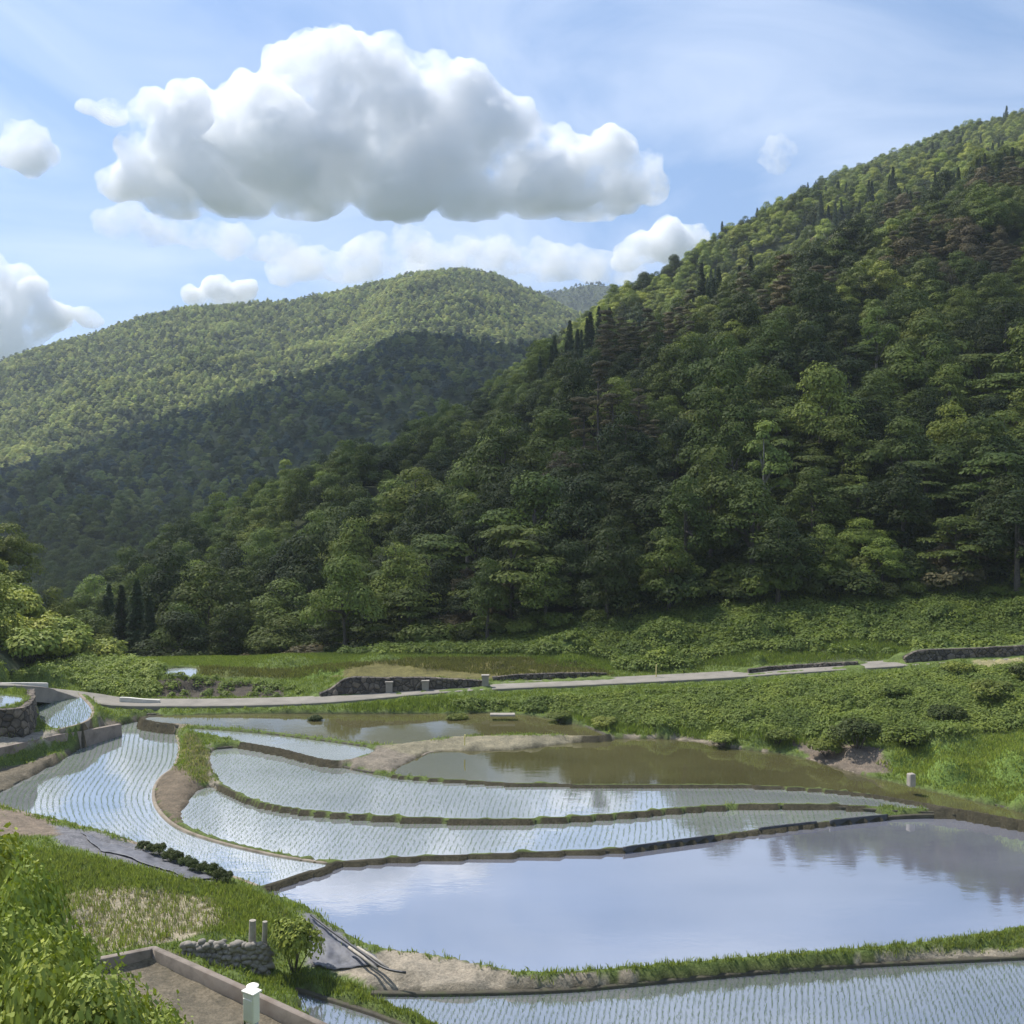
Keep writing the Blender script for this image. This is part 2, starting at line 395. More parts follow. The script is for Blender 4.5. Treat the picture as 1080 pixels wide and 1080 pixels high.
p = nd(nt, 'ShaderNodeBsdfPrincipled', i_Roughness=.95)
p.inputs['Specular IOR Level'].default_value = .15
a = nd(nt, 'ShaderNodeAttribute', attribute_name='zone')
tc = nd(nt, 'ShaderNodeTexCoord')
n1 = nd(nt, 'ShaderNodeTexNoise', i_Scale=1.7, i_Detail=8, i_Roughness=.7); nt.links.new(tc.outputs['Object'], n1.inputs['Vector'])
n2 = nd(nt, 'ShaderNodeTexNoise', i_Scale=9, i_Detail=5, i_Roughness=.7); nt.links.new(tc.outputs['Object'], n2.inputs['Vector'])
r1 = ramp(nt, n1.outputs[0], [(.3, (.6, .62, .6)), (.7, (1.35, 1.3, 1.2))]); r2 = ramp(nt, n2.outputs[0], [(.3, (.65, .65, .65)), (.7, (1.35, 1.35, 1.35))])
c = mixc(nt, 1, a.outputs['Color'], r1.outputs[0], 'MULTIPLY'); c = mixc(nt, 1, c, r2.outputs[0], 'MULTIPLY')
nt.links.new(c, p.inputs['Base Color'])
b = nd(nt, 'ShaderNodeBump', i_Strength=.8, i_Distance=.08); nt.links.new(n2.outputs[0], b.inputs['Height']); nt.links.new(b.outputs[0], p.inputs['Normal'])
nt.links.new(p.outputs[0], out.inputs[0]); M['ground'] = m
g = mesh_obj('ground', np.stack([GX, GY, GZ], -1).reshape(-1, 3), gf, m, smooth=True,
             attrs={'zone': ('POINT', 'FLOAT_COLOR', np.c_[gcol, np.ones(len(gcol))])})
tag(g, 'grassy valley floor with terraced paddy banks, bare soil and dry stubble', 'ground', kind='structure')
far = mesh_obj('valley_ground', [(-9000, -3000, -60), (9000, -3000, -60), (9000, 12000, -60), (-9000, 12000, -60)], [[0, 1, 2, 3]],
               rough_mat('valley_earth', (.05, .07, .03), (.08, .1, .04), .01))
tag(far, 'low wooded valley land running out below the hills', 'ground', kind='structure')

# ------------------------------------------------------------------ water
def water_mat(name, deep, refl, wave, rough=.03):
    m, nt, out = new_mat(name)
    tc = nd(nt, 'ShaderNodeTexCoord'); mp = nd(nt, 'ShaderNodeMapping'); mp.inputs['Scale'].default_value = (.55, 1.2, 1)
    nt.links.new(tc.outputs['Object'], mp.inputs[0])
    n1 = nd(nt, 'ShaderNodeTexNoise', i_Scale=1.1, i_Detail=5, i_Roughness=.62); nt.links.new(mp.outputs[0], n1.inputs['Vector'])
    n0 = nd(nt, 'ShaderNodeTexNoise', i_Scale=.16, i_Detail=3); nt.links.new(mp.outputs[0], n0.inputs['Vector'])
    calm = ramp(nt, n0.outputs[0], [(.36, (.35, .35, .35)), (.62, (1, 1, 1))])
    st = nd(nt, 'ShaderNodeMath', operation='MULTIPLY'); st.inputs[1].default_value = wave; nt.links.new(calm.outputs[0], st.inputs[0])
    b = nd(nt, 'ShaderNodeBump', i_Distance=.05); nt.links.new(st.outputs[0], b.inputs['Strength']); nt.links.new(n1.outputs[0], b.inputs['Height'])
    gl = nd(nt, 'ShaderNodeBsdfGlossy', i_Roughness=rough); gl.inputs[0].default_value = (1, 1, 1, 1); nt.links.new(b.outputs[0], gl.inputs['Normal'])
    df = nd(nt, 'ShaderNodeBsdfDiffuse')
    dc = ramp(nt, n0.outputs[0], [(.3, tuple(v * .8 for v in deep)), (.7, tuple(v * 1.2 for v in deep))]); nt.links.new(dc.outputs[0], df.inputs[0])
    fr = nd(nt, 'ShaderNodeFresnel', i_IOR=refl); nt.links.new(b.outputs[0], fr.inputs['Normal'])
    mx = nd(nt, 'ShaderNodeMixShader'); nt.links.new(fr.outputs[0], mx.inputs[0]); nt.links.new(df.outputs[0], mx.inputs[1]); nt.links.new(gl.outputs[0], mx.inputs[2])
    nt.links.new(mx.outputs[0], out.inputs[0]); return m
M['water'] = water_mat('paddy_water', (.155, .16, .19), 7.0, .09)
M['water_near'] = water_mat('shallow_paddy_water', (.13, .14, .15), 4.6, .13)
M['water_planted'] = water_mat('planted_paddy_water', (.22, .235, .23), 8.0, .13)
M['water_olive'] = water_mat('muddy_paddy_water', (.075, .07, .03), 2.9, .08)
M['water_dark'] = water_mat('silty_paddy_water', (.085, .078, .034), 1.6, .08)
WM = {'big': 'water', 'olive': 'water_olive', 'back': 'water_dark', 'near': 'water_near', 'corner': 'water_near'}
WL = {'big': 'wide smooth unplanted paddy pool mirroring the blue sky', 'curved': 'curved planted paddy with wavy seedling rows on the left', 'lower': 'long narrow paddy just above the wide blue pool',
      'middle': 'pale planted paddy in the middle terraces', 'olive': 'olive brown muddy paddy under the grassy bank', 'back': 'dark farthest paddy strip below the road', 'strip': 'small white shining paddy strip behind the middle terraces',
      'near': 'planted paddy along the bottom edge below the grassy verge', 'corner': 'small planted paddy corner beside the concrete kerb', 'upper': 'small upper paddy beside the dark stone wall', 'top': 'highest paddy on top of the dark stone wall', 'field': 'tiny white gleaming paddy in the field beyond the road'}
def grow(o, d):
    n = len(o); a = np.roll(o, 1, 0); b = np.roll(o, -1, 0); t = b - a; t /= np.linalg.norm(t, axis=1)[:, None] + 1e-9
    nrm = np.c_[t[:, 1], -t[:, 0]]
    area = .5 * np.sum(o[:, 0] * np.roll(o[:, 1], -1) - np.roll(o[:, 0], -1) * o[:, 1])
    return o + nrm * d * (1 if area > 0 else -1)
for k, (z, _) in PAD.items():
    o = grow(OUT[k], .14)
    bm = bmesh.new(); vs = [bm.verts.new((p[0], p[1], z)) for p in o]
    f = bm.faces.new(vs); f.normal_update()
    if f.normal.z < 0: f.normal_flip()
    bmesh.ops.triangulate(bm, faces=[f])
    me = bpy.data.meshes.new('water'); bm.to_mesh(me); bm.free(); me.materials.append(M[WM.get(k, 'water_planted')])
    w = bpy.data.objects.new('water', me); COL.objects.link(w)
    tag(w, WL[k], 'water', 'flooded paddies', 'structure')

# ------------------------------------------------------------------ dikes: swept mud banks between the paddies
def sweep(name, line3, prof, mat, jit=.03, parent=None, attrs=None, taper=True):
    """prof: list of (sideways, up); line3: (n,3)"""
    L = np.asarray(line3); n = len(L)
    t = np.gradient(L, axis=0); t[:, 2] = 0; t /= np.linalg.norm(t, axis=1)[:, None] + 1e-9
    s = np.c_[t[:, 1], -t[:, 0], np.zeros(n)]
    V = []
    for i in range(n):
        j = 1 + jit * 4 * noise.noise(Vector((L[i, 0] * .9, L[i, 1] * .9, 1.3)))
        for a, b in prof:
            V.append(L[i] + s[i] * a * j + np.array([0, 0, b + (jit * noise.noise(Vector((L[i, 0] * 1.7 + a * 3, L[i, 1] * 1.7, 5.1))) if jit else 0)]))
    k = len(prof); F_ = []
    for i in range(n - 1):
        for q in range(k - 1): F_.append([i * k + q, (i + 1) * k + q, (i + 1) * k + q + 1, i * k + q + 1])
    F_.append(list(range(k))); F_.append([(n - 1) * k + q for q in range(k)][::-1])
    return mesh_obj(name, V, F_, mat, parent, smooth=jit > 0)
def line_px(pts, step=.35): return smooth_line([U(a, b, z) for a, b, z in pts], step)
def dike_prof(w, h, d=.55): return [(-w * .62, -d), (-w * .5, h * .2), (-w * .34, h * .85), (0, h), (w * .34, h * .85), (w * .5, h * .2), (w * .62, -d)]
DIKES = [
 ('mud', .30, .07, [(272,937,.10),(312,924,.10),(350,911,.10),(430,905,.10),(560,900,.10),(660,896,.10),(750,884,.10),(810,874,.10),(870,868,.10),(930,862,.12),(1000,859,.2),(1080,865,.22),(1150,874,.22)]),
 ('mud', .30, .08, [(226,826,.33),(236,831,.33),(262,843,.30),(300,853,.29),(350,859,.29),(430,864,.29),(540,866,.29),(640,861,.29),(720,854,.29),(800,850,.29),(880,851,.29),(940,855,.27),(1000,857,.27)]),
 ('drymud', .26, .08, [(187,776,.22),(189.5,790,.22),(184,808,.22),(168,822,.22),(162,838,.22),(168,855,.22),(189,873,.22),(230,888,.2),(290,902,.2),(346,911,.18)]),
 ('mud', .30, .08, [(-16,840,.22),(0,834,.22),(60,802,.22),(100,778,.22),(122,765,.22),(145,759.5,.22),(172,762,.22),(187,774,.22)]),
 ('drymud', .4, .07, [(-16,845,.22),(30,859,.22),(90,874,.22),(150,892,.22),(200,910,.2),(250,927,.18),(274,936,.16)]),
 ('mud', .26, .06, [(225,789,.47),(262,787,.47),(300,793,.47),(345,804,.47),(390,814,.47),(415,815,.45),(440,820.5,.45),(500,824,.45),(560,827,.45),(700,828,.45),(800,829,.45),(900,836,.45),(970,845,.42),(1010,854,.38)]),
 ('mud', .28, .07, [(165,763,.8),(210,767,.8),(260,771,.8),(330,779,.8),(385,786.5,.8),(400,788,.8)]),
 ('drymud', .32, .06, [(445,797,.51),(462,792,.51),(540,790,.51),(600,783,.51),(660,778,.51),(720,780,.51),(780,789,.51),(840,797,.51),(900,814,.51),(935,822,.51)]),
 ('mud', .30, .07, [(935,822,.51),(1000,837,.51),(1080,856,.51),(1130,867,.51)]),
 ('mud', .34, .07, [(392,1047,-.42),(480,1047,-.42),(600,1043,-.42),(720,1032,-.42),(860,1020,-.42),(1080,1009,-.42),(1200,1004,-.42)]),
 ('mud', .26, .07, [(312,1043,-.62),(345,1053,-.62),(400,1071,-.62),(440,1089,-.62),(452,1108,-.62)]),
 ('mud', .28, .07, [(240,782,.62),(255,783.5,.62),(300,791.5,.62),(345,802.5,.62)]),
 ('drymud', .3, .08, [(84,732,1.82),(98,748,1.82),(91,761,1.82),(62,769.5,1.82)]),
 ('mud', .28, .07, [(155,753,.88),(250,751,.88),(440,751,.88),(540,751,.88),(605,762,.88),(640,775,.88)]),
]
for mt, w, h, pts in DIKES:
    d = sweep('dike', line_px(pts), dike_prof(w * .8, h * .8), M[mt], .005)
    tag(d, 'low earth dike edging a flooded paddy', 'dike', 'dikes between the paddies', 'structure')

# ------------------------------------------------------------------ road beyond the paddies
rl = line_px(ROAD, .8); rl[:, 2] += .10
r = sweep('road', rl, [(-1.4, -1.2), (-1.32, -.02), (-1.2, .03), (1.2, .03), (1.32, -.02), (1.4, -1.2)], M['asphalt'], .0)
tag(r, 'pale narrow farm road crossing below the wooded hill', 'road', kind='structure')

# ------------------------------------------------------------------ hills
def interp(tab, px): 
    t = np.array(tab, float); return [np.interp(px, t[:, 0], t[:, k]) for k in range(1, t.shape[1])]
class Hill:
    def __init__(self, name, label, crest, foot, dz, amp, nscale, seed, n=(150, 90), px=(-300, 1400), power=1.0, back=.35, tmax=1.5):
        self.px = np.linspace(px[0], px[1], n[0]); self.t = np.linspace(-.05, tmax, n[1])
        cy, cD = interp(crest, self.px); fy, fD = interp(foot, self.px)
        PX, T = np.meshgrid(self.px, self.t)
        Df, Dc = fD[None, :], cD[None, :]
        zf = CZ - (fy - HOR) / F * fD; zc = CZ - (cy - HOR) / F * cD - dz
        D = Df + (Dc - Df) * T
        tt = np.clip(T, 0, 1)
        Z = zf + (zc - zf) * tt ** power
        Z = np.where(T > 1, zc - (D - Dc) * back, Z)
        Z = np.where(T < 0, zf + (D - Df) * .25, Z)
        X = (PX - 540) / F * D
        nz = fbm(X, D, nscale, 4, seed)
        Z = Z + amp * nz * np.clip(np.sin(np.clip(T, 0, 1) * math.pi), 0, 1) + amp * .12 * nz
        self.X, self.Y, self.Z, self.D = X, D, Z, D
        ny, nx = X.shape; ii = np.arange(nx * ny).reshape(ny, nx)
        f = np.stack([ii[:-1, :-1], ii[:-1, 1:], ii[1:, 1:], ii[1:, :-1]], -1).reshape(-1, 4)
        self.o = mesh_obj(name, np.stack([X, D, Z], -1).reshape(-1, 3), f, M['forest_floor'], smooth=True)
        tag(self.o, label, 'hill', kind='structure')
    def at(self, px, t):
        i = np.clip(np.searchsorted(self.px, px) - 1, 0, len(self.px) - 2); j = np.clip(np.searchsorted(self.t, t) - 1, 0, len(self.t) - 2)
        u = (px - self.px[i]) / (self.px[i+1] - self.px[i]); v = (t - self.t[j]) / (self.t[j+1] - self.t[j])
        g = lambda A: A[j, i] * (1-u) * (1-v) + A[j, i+1] * u * (1-v) + A[j+1, i] * (1-u) * v + A[j+1, i+1] * u * v
        return np.stack([g(self.X), g(self.Y), g(self.Z)], -1)
    def scatter(self, n, rng, px=(-120, 1200), t=(0, 1.06), mind=None):
        """points of even density over the slope"""
        out = []; 
        while len(out) < n:
            a = rng.uniform(*px, n * 4); b = rng.uniform(*t, n * 4)
            P = self.at(a, b); D = P[:, 1]
            keep = rng.uniform(0, 1, n * 4) < D / D.max()
            out += [(p, q, r_) for p, q, r_ in zip(P[keep], a[keep], b[keep])]
        out = out[:n]
        P = np.array([o[0] for o in out]); A = np.array([(o[1], o[2]) for o in out])
        if mind:
            cell = {}; keep = []
            for i, p in enumerate(P):
                c = (int(p[0] // mind), int(p[1] // mind)); ok = True
                for dx in (-1, 0, 1):
                    for dy in (-1, 0, 1):
                        for j in cell.get((c[0]+dx, c[1]+dy), ()):
                            if (P[j, 0]-p[0])**2 + (P[j, 1]-p[1])**2 < mind * mind: ok = False
                if ok: cell.setdefault(c, []).append(i); keep.append(i)
            P, A = P[keep], A[keep]
        return P, A
M['forest_floor'] = rough_mat('forest_floor', (.03, .045, .016), (.07, .085, .03), .3, 1, .6, dist=.4)
near_hill = Hill('hill', 'steep wooded mountainside rising on the right above the road',
   [(-300,760,150),(-50,695,185),(60,650,200),(100,618,215),(150,590,240),(200,560,265),(300,512,315),(400,486,370),(480,436,425),(560,378,490),(650,312,570),(690,296,640),(800,232,730),(900,180,800),(1000,146,850),(1080,122,880),(1200,70,920),(1400,0,960)],
   [(-300,745,140),(-50,715,145),(60,708,142),(100,706,138),(200,700,122),(300,695,114),(400,690,110),(600,672,107),(800,655,105),(900,642,104),(1080,640,104),(1400,640,108)],
   7.5, 26, 120, 3.0, n=(220, 130), power=1.04)
mid_hill = Hill('hill', 'dark shaded wooded ridge between the near mountain and the sunlit hill',
   [(-300,560,850),(-100,520,900),(0,492,940),(100,464,960),(200,432,990),(300,396,1010),(370,376,1020),(420,352,1030),(480,354,1040),(530,362,1050),(600,352,1060),(700,330,1080),(900,300,1100),(1400,260,1150)],
   [(-300,660,420),(0,640,420),(200,620,430),(500,560,480),(700,500,560),(1400,450,620)], 8, 30, 170, 11.0, px=(-300, 900))
far_hill = Hill('hill', 'broad sunlit green hill filling the left skyline',
   [(-400,450,1500),(-100,412,1600),(0,380,1650),(60,363,1670),(100,352,1690),(150,335,1700),(200,325,1720),(300,319,1740),(360,307,1750),(400,297,1760),(440,287,1770),(480,285,1780),(520,290,1790),(560,307,1800),(600,327,1800),(650,347,1800),(700,362,1800),(1400,420,1900)],
   [(-400,560,900),(0,540,920),(300,480,1000),(600,420,1100),(1400,400,1200)], 7, 45, 260, 21.0, px=(-400, 1000))
dist_hill = Hill('hill', 'small hazy hilltop showing between the sunlit hill and the mountain',
   [(300,360,2500),(500,330,2550),(560,309,2600),(590,305,2620),(625,298,2640),(655,302,2650),(720,315,2680),(1000,360,2700)],
   [(300,420,2050),(1000,420,2050)], 7, 30, 200, 31.0, n=(90, 50), px=(300, 1000))
left_hill = Hill('hill', 'low bushy slope at the left edge beyond the upper paddies',
   [(-400,400,150),(-150,480,145),(-50,536,140),(0,580,138),(30,618,136),(60,660,134),(90,698,132),(120,712,130)],
   [(-400,640,84),(-50,688,86),(0,695,88),(60,708,98),(120,716,118)], 4, 3, 30, 41.0, n=(80, 50), px=(-400, 120))

# ------------------------------------------------------------------ plants
def quads(C, Nrm, size, rng, aspect=1.7, shade=None, fold=.0):
    """diamond leaves at C facing Nrm"""
    n = len(C); Nrm = Nrm / (np.linalg.norm(Nrm, axis=1)[:, None] + 1e-9)
    r = rng.normal(size=(n, 3)); a = np.cross(Nrm, r); a /= np.linalg.norm(a, axis=1)[:, None] + 1e-9
    b = np.cross(Nrm, a)
    s = (size * rng.uniform(.65, 1.35, n))[:, None] if np.isscalar(size) else (size * rng.uniform(.65, 1.35, n))[:, None]
    k = s / aspect
    V = np.stack([C - a * s * .5, C + b * k * .5 + Nrm * fold * s, C + a * s * .5, C - b * k * .5 + Nrm * fold * s], 1).reshape(-1, 3)
    Fc = np.arange(4 * n).reshape(n, 4)
    sh = np.clip(.5 + rng.normal(0, .16, n) + (0 if shade is None else shade), 0, 1)
    return V, Fc, sh
def sphere_dirs(n, rng):
    d = rng.normal(size=(n, 3)); return d / np.linalg.norm(d, axis=1)[:, None]
def blob_leaves(centres, radii, per, size, rng, flat=.68, up=.55, aspect=1.6):
    V, Fc, Sh = [], [], []; base = 0
    for c, r in zip(centres, radii):
        n = int(per * (r / np.mean(radii)) ** 2)
        d = sphere_dirs(n, rng); d[:, 2] = np.where(d[:, 2] < -.25, -d[:, 2], d[:, 2])
        lump = np.array([1 + .28 * noise.noise(Vector(tuple(q * 2.3 + c))) for q in d])
        P = c + d * np.array([r, r, r * flat]) * (lump * rng.uniform(.72, 1.06, n))[:, None]
        N_ = d * 1.0 + np.array([0, 0, up * .75]) + rng.normal(0, .27, (n, 3))
        v, f, s = quads(P, N_, size, rng, aspect, shade=rng.normal(0, .10))
        V.append(v); Fc.append(f + base); Sh.append(s); base += len(v)
    return np.concatenate(V), np.concatenate(Fc), np.concatenate(Sh)

def proto_broadleaf(rng, h, w, nblob=21, per=320, size=.30):
    cs, rs = [], []
    for i in range(nblob):
        d = sphere_dirs(1, rng)[0]; d[2] = abs(d[2]) * 1.5 - .75
        k = rng.uniform(.45, .9)
        cs.append(np.array([d[0] * w * .5 * k, d[1] * w * .5 * k, h * .54 + d[2] * h * .42 * k])); rs.append(w * rng.uniform(.12, .22))
    cs.append(np.array([0, 0, h * .86])); rs.append(w * .2)
    V, Fc, Sh = blob_leaves(cs, rs, per, size, rng)
    tb = MB(); lean = rng.normal(0, .2, 2)
    top = np.array([lean[0], lean[1], h * .62])
    tb.tube([(0, 0, -.6), (0, 0, 0), top * .4, top], [h * .034, h * .026, h * .019, h * .009], 9)
    for i in rng.choice(len(cs), 8, replace=False):
        s = top * rng.uniform(.4, .85); e = cs[i]
        tb.tube([s, (s + e) / 2 + np.array([0, 0, .3]), e], [h * .011, h * .008, h * .003], 6)
    return (V, Fc, Sh), tb
def proto_layered(rng, h, w):
    cs, rs = [], []
    for i in range(30):
        z = h * rng.uniform(.22, .95); k = (1 - (z / h) ** 2.2) * .5 + .08
        a = rng.uniform(0, 6.28); rr = w * k * rng.uniform(.25, .95)
        cs.append(np.array([math.cos(a) * rr, math.sin(a) * rr, z])); rs.append(w * rng.uniform(.12, .2))
    V, Fc, Sh = blob_leaves(cs, rs, 230, .34, rng, flat=.24, up=1.2)
    tb = MB(); tb.tube([(0, 0, -.5), (0, 0, h * .4), (.2, 0, h * .85)], [h * .03, h * .02, h * .007], 8)
    for c in cs[::2]: tb.tube([(0, 0, c[2] * .75), c * np.array([.5, .5, .9]), c], [.07, .05, .02], 6)
    return (V, Fc, Sh), tb
def proto_cedar(rng, h, w):
    C, N_, = [], []
    z = h * .08
    while z < h * .985:
        u = z / h; L = w * .5 * (1 - u) ** .75 * (1 if u > .15 else .75) + .12
        for k in range(8):
            a = rng.uniform(0, 6.28); l = L * rng.uniform(.65, 1.12)
            m_ = int(10 + 20 * l)
            s = rng.uniform(.12, 1, m_) ** .8
            wd = rng.normal(0, .13, m_) * (1 + l * .5)
            x = math.cos(a) * l * s - math.sin(a) * wd; y = math.sin(a) * l * s + math.cos(a) * wd
            zz = z - .35 * l * s * s + .2 * l * s ** 4 + rng.normal(0, .1, m_)
            C.append(np.c_[x, y, zz]); N_.append(np.c_[x * .5, y * .5, np.full(m_, .8)] + rng.normal(0, .4, (m_, 3)))
        z += h * .024
    C = np.concatenate(C); N_ = np.concatenate(N_)
    V, Fc, Sh = quads(C, N_, .36, rng, 2.2)
    tb = MB(); tb.tube([(0, 0, -.6), (0, 0, 0), (0, 0, h * .5), (0, 0, h * .97)], [h * .022, h * .017, h * .01, h * .002], 8)
    return (V, Fc, Sh), tb
def proto_pine(rng, h, w):
    cs, rs = [], []
    for i in range(20):
        z = h * rng.uniform(.42, .97); k = (1.05 - z / h) * .9 + .1
        a = rng.uniform(0, 6.28); rr = w * .5 * min(1, k) * rng.uniform(.3, 1)
        cs.append(np.array([math.cos(a) * rr, math.sin(a) * rr, z])); rs.append(w * rng.uniform(.11, .19))
    V, Fc, Sh = blob_leaves(cs, rs, 210, .3, rng, flat=.32, up=.9, aspect=2.4)
    tb = MB(); tb.tube([(0, 0, -.6), (0, 0, 0), (.25, .1, h * .5), (.1, 0, h * .95)], [h * .026, h * .02, h * .013, h * .004], 8)
    for c in cs: tb.tube([(.15, 0, c[2] * .92), c * np.array([.5, .5, .97]), c], [.08, .05, .02], 6)
    return (V, Fc, Sh), tb
def proto_bush(rng, h, w, size=.22, nb=16, per=150):
    cs, rs = [], []
    for i in range(nb):
        d = sphere_dirs(1, rng)[0]; k = rng.uniform(.3, .8)
        cs.append(np.array([d[0] * w * .5 * k, d[1] * w * .5 * k, h * .42 + abs(d[2]) * h * .42 * k - .1 * h])); rs.append(w * rng.uniform(.14, .24))
    V, Fc, Sh = blob_leaves(cs, rs, per, size, rng, flat=.85, up=.5)
    tb = MB()
    for c in cs[::2]: tb.tube([(c[0] * .1, c[1] * .1, -.15), c * .6, c], [.035, .025, .01], 6)
    return (V, Fc, Sh), tb

prng = np.random.default_rng(21)
KINDS = {}
def add_kind(key, name, cat, made, trunk_mat='bark'): KINDS.setdefault(key, []).append(dict(name=name, cat=cat, made=made, tm=trunk_mat, crown=None, trunk=None))
for i in range(4): add_kind('broadleaf', 'broadleaf_tree', 'tree', proto_broadleaf(prng, 9 + i * .5, 8.2 + (i % 2)))
add_kind('broadleaf', 'broadleaf_tree', 'tree', proto_broadleaf(prng, 10.5, 7.2, 34, 200, .26)); add_kind('broadleaf', 'broadleaf_tree', 'tree', proto_broadleaf(prng, 8.5, 9.6, 15, 420, .34))
add_kind('pale', 'broadleaf_tree', 'tree', proto_broadleaf(prng, 9, 6.2, 12, 260), 'pale_bark')
add_kind('pale', 'broadleaf_tree', 'tree', proto_broadleaf(prng, 10, 5.6, 11, 260), 'pale_bark')
for i in range(2): add_kind('layered', 'layered_tree', 'tree', proto_layered(prng, 7.5 + i, 9.5))
for i in range(2): add_kind('cedar', 'cedar_tree', 'tree', proto_cedar(prng, 13 + 2 * i, 4.6 + .3 * i))
for i in range(2): add_kind('pine', 'pine_tree', 'tree', proto_pine(prng, 12 + i, 7))
for i in range(2): add_kind('bush', 'shrub', 'shrub', proto_bush(prng, 2.6, 3.4))
add_kind('leafy', 'leafy_shrub', 'shrub', proto_bush(prng, 3.0, 3.6, .088, 28, 1150))

def plant(key, var, loc, rz, sc, tint, label, group=None):
    k = KINDS[key][var % len(KINDS[key])]
    r = empty(k['name'], loc, rz, sc if isinstance(sc, tuple) else (sc, sc, sc))
    tag(r, label, k['cat'], group)
    if k['crown'] is None:
        (V, Fc, Sh), tb = k['made']
        c = mesh_obj('foliage' if key in ('bush', 'leafy') else 'crown', V, Fc, M['leaf'], r, attrs={'shade': ('FACE', 'FLOAT', Sh)})
        t = tb.build('stems' if key in ('bush', 'leafy') else 'trunk', M[k['tm']], r, True)
        k['crown'], k['trunk'] = c, t
    else:
        c = k['crown'].copy(); t = k['trunk'].copy()
        for q in (c, t): COL.objects.link(q); q.parent = r
    c['tint'] = [float(v) for v in tint]
    return r

GREEN = dict(dark=(.048, .064, .018), mid=(.100, .128, .028), light=(.172, .205, .044), yellow=(.235, .265, .055), cedar=(.050, .074, .030), rust=(.125, .108, .058), blue=(.054, .08, .044))
def jitter(c, a=.12): 
    k = 1 + random.uniform(-a, a); return (c[0] * k * random.uniform(.93, 1.07), c[1] * k, c[2] * k * random.uniform(.9, 1.1))

# --- near mountain: choose every tree, then the nearest 300 in the frame become things, the rest one stuff object
frng = np.random.default_rng(5)
P, A = near_hill.scatter(60000, frng, px=(-150, 1230), t=(.0, 1.08), mind=4.1)
Pf, Af = near_hill.scatter(16000, frng, px=(-150, 1230), t=(.0, .4), mind=5.7)
k = P[:, 1] > 205; kf = Pf[:, 1] <= 205
P, A = np.concatenate([Pf[kf], P[k]]), np.concatenate([Af[kf], A[k]])
def pick(px, t, x, y):
    n1 = noise.noise(Vector((x / 45, y / 45, 3))); n2 = noise.noise(Vector((x / 22, y / 22, 8)))
    py = 0
    if 78 < px < 172 and t < .6: return ('cedar', 'cedar') if n2 > -.1 else ('broadleaf', 'mid')
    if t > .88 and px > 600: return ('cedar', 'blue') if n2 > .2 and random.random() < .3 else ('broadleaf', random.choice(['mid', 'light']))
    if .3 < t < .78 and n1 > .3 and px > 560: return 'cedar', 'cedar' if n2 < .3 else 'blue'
    if t > .5 and px > 600 and n2 > -.22: return 'broadleaf', random.choice(['light', 'yellow', 'yellow', 'mid'])  # paler tones imitate sun on the upper slope
    if .10 < t < .55 and px > 560 and n1 < -.2: return ('pine', 'rust') if n2 > -.05 else ('broadleaf', random.choice(['rust', 'mid', 'dark']))
    if n2 > .36: return ('broadleaf', 'light') if random.random() < .7 else ('pale', 'light')
    if n2 < -.3: return 'broadleaf', 'dark'
    if t < .12 and random.random() < .22: return 'layered', 'mid'
    return 'broadleaf', random.choice(['mid', 'mid', 'dark', 'light'])
order = np.argsort(P[:, 1])
sel = []
for i in order:
    p, (px, t) = P[i], A[i]
    if -20 < px < 1100: sel.append(i)
    if len(sel) >= 278: break
selset = set(int(i) for i in sel)
COLN = dict(dark='dark green', mid='mid green', light='light green', yellow='yellow green', cedar='blackish green', rust='rusty brown', blue='bluish green')
KN = dict(broadleaf='rounded broadleaf tree', pale='slim broadleaf tree', layered='flat layered tree', cedar='pointed cedar', pine='open crowned pine')
def zone_name(px, t, D):
    col = 'above the long stone wall' if px < 480 else 'above mid road' if px < 760 else 'above the right road end'
    if px < 215: col = 'in the valley gap'
    row = 'at the forest foot' if D < 118 else 'in the second tree belt' if D < 140 else 'higher upslope'
    return f'{row} {col}'
STUFF = {}
counts = {}
for i in range(len(P)):
    p, (px, t) = P[i], A[i]
    key, tone = pick(px, t, p[0], p[1])
    sc = random.uniform(.62, 1.3) * (.85 if t < .06 else 1)
    if key == 'cedar' and t > .3: sc *= random.uniform(.6, 1.0)
    if p[1] <= 205 and key != 'cedar': sc *= 1.28
    tint = jitter(GREEN[tone], .2)
    if t > .5: tint = tuple(v * 1.25 for v in tint)  # upper crowns brightened: sunlight put into the tint
    loc = (p[0], p[1], p[2] - .2)
    if p[1] < 118: loc = (p[0], p[1], max(p[2], float(ground_z(np.array([p[0]]), np.array([p[1]]))[0])) - .15)
    rz = random.uniform(0, 6.28); var = random.randrange(6)
    if i in selset:
        z_ = zone_name(px, t, p[1])
        lab = f'{COLN[tone]} {KN[key]} {z_}'
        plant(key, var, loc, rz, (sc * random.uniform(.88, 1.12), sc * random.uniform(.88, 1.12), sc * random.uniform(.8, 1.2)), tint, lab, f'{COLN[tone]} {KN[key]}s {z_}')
    else:
        STUFF.setdefault('near', []).append((loc, rz, sc, key, var, tint))
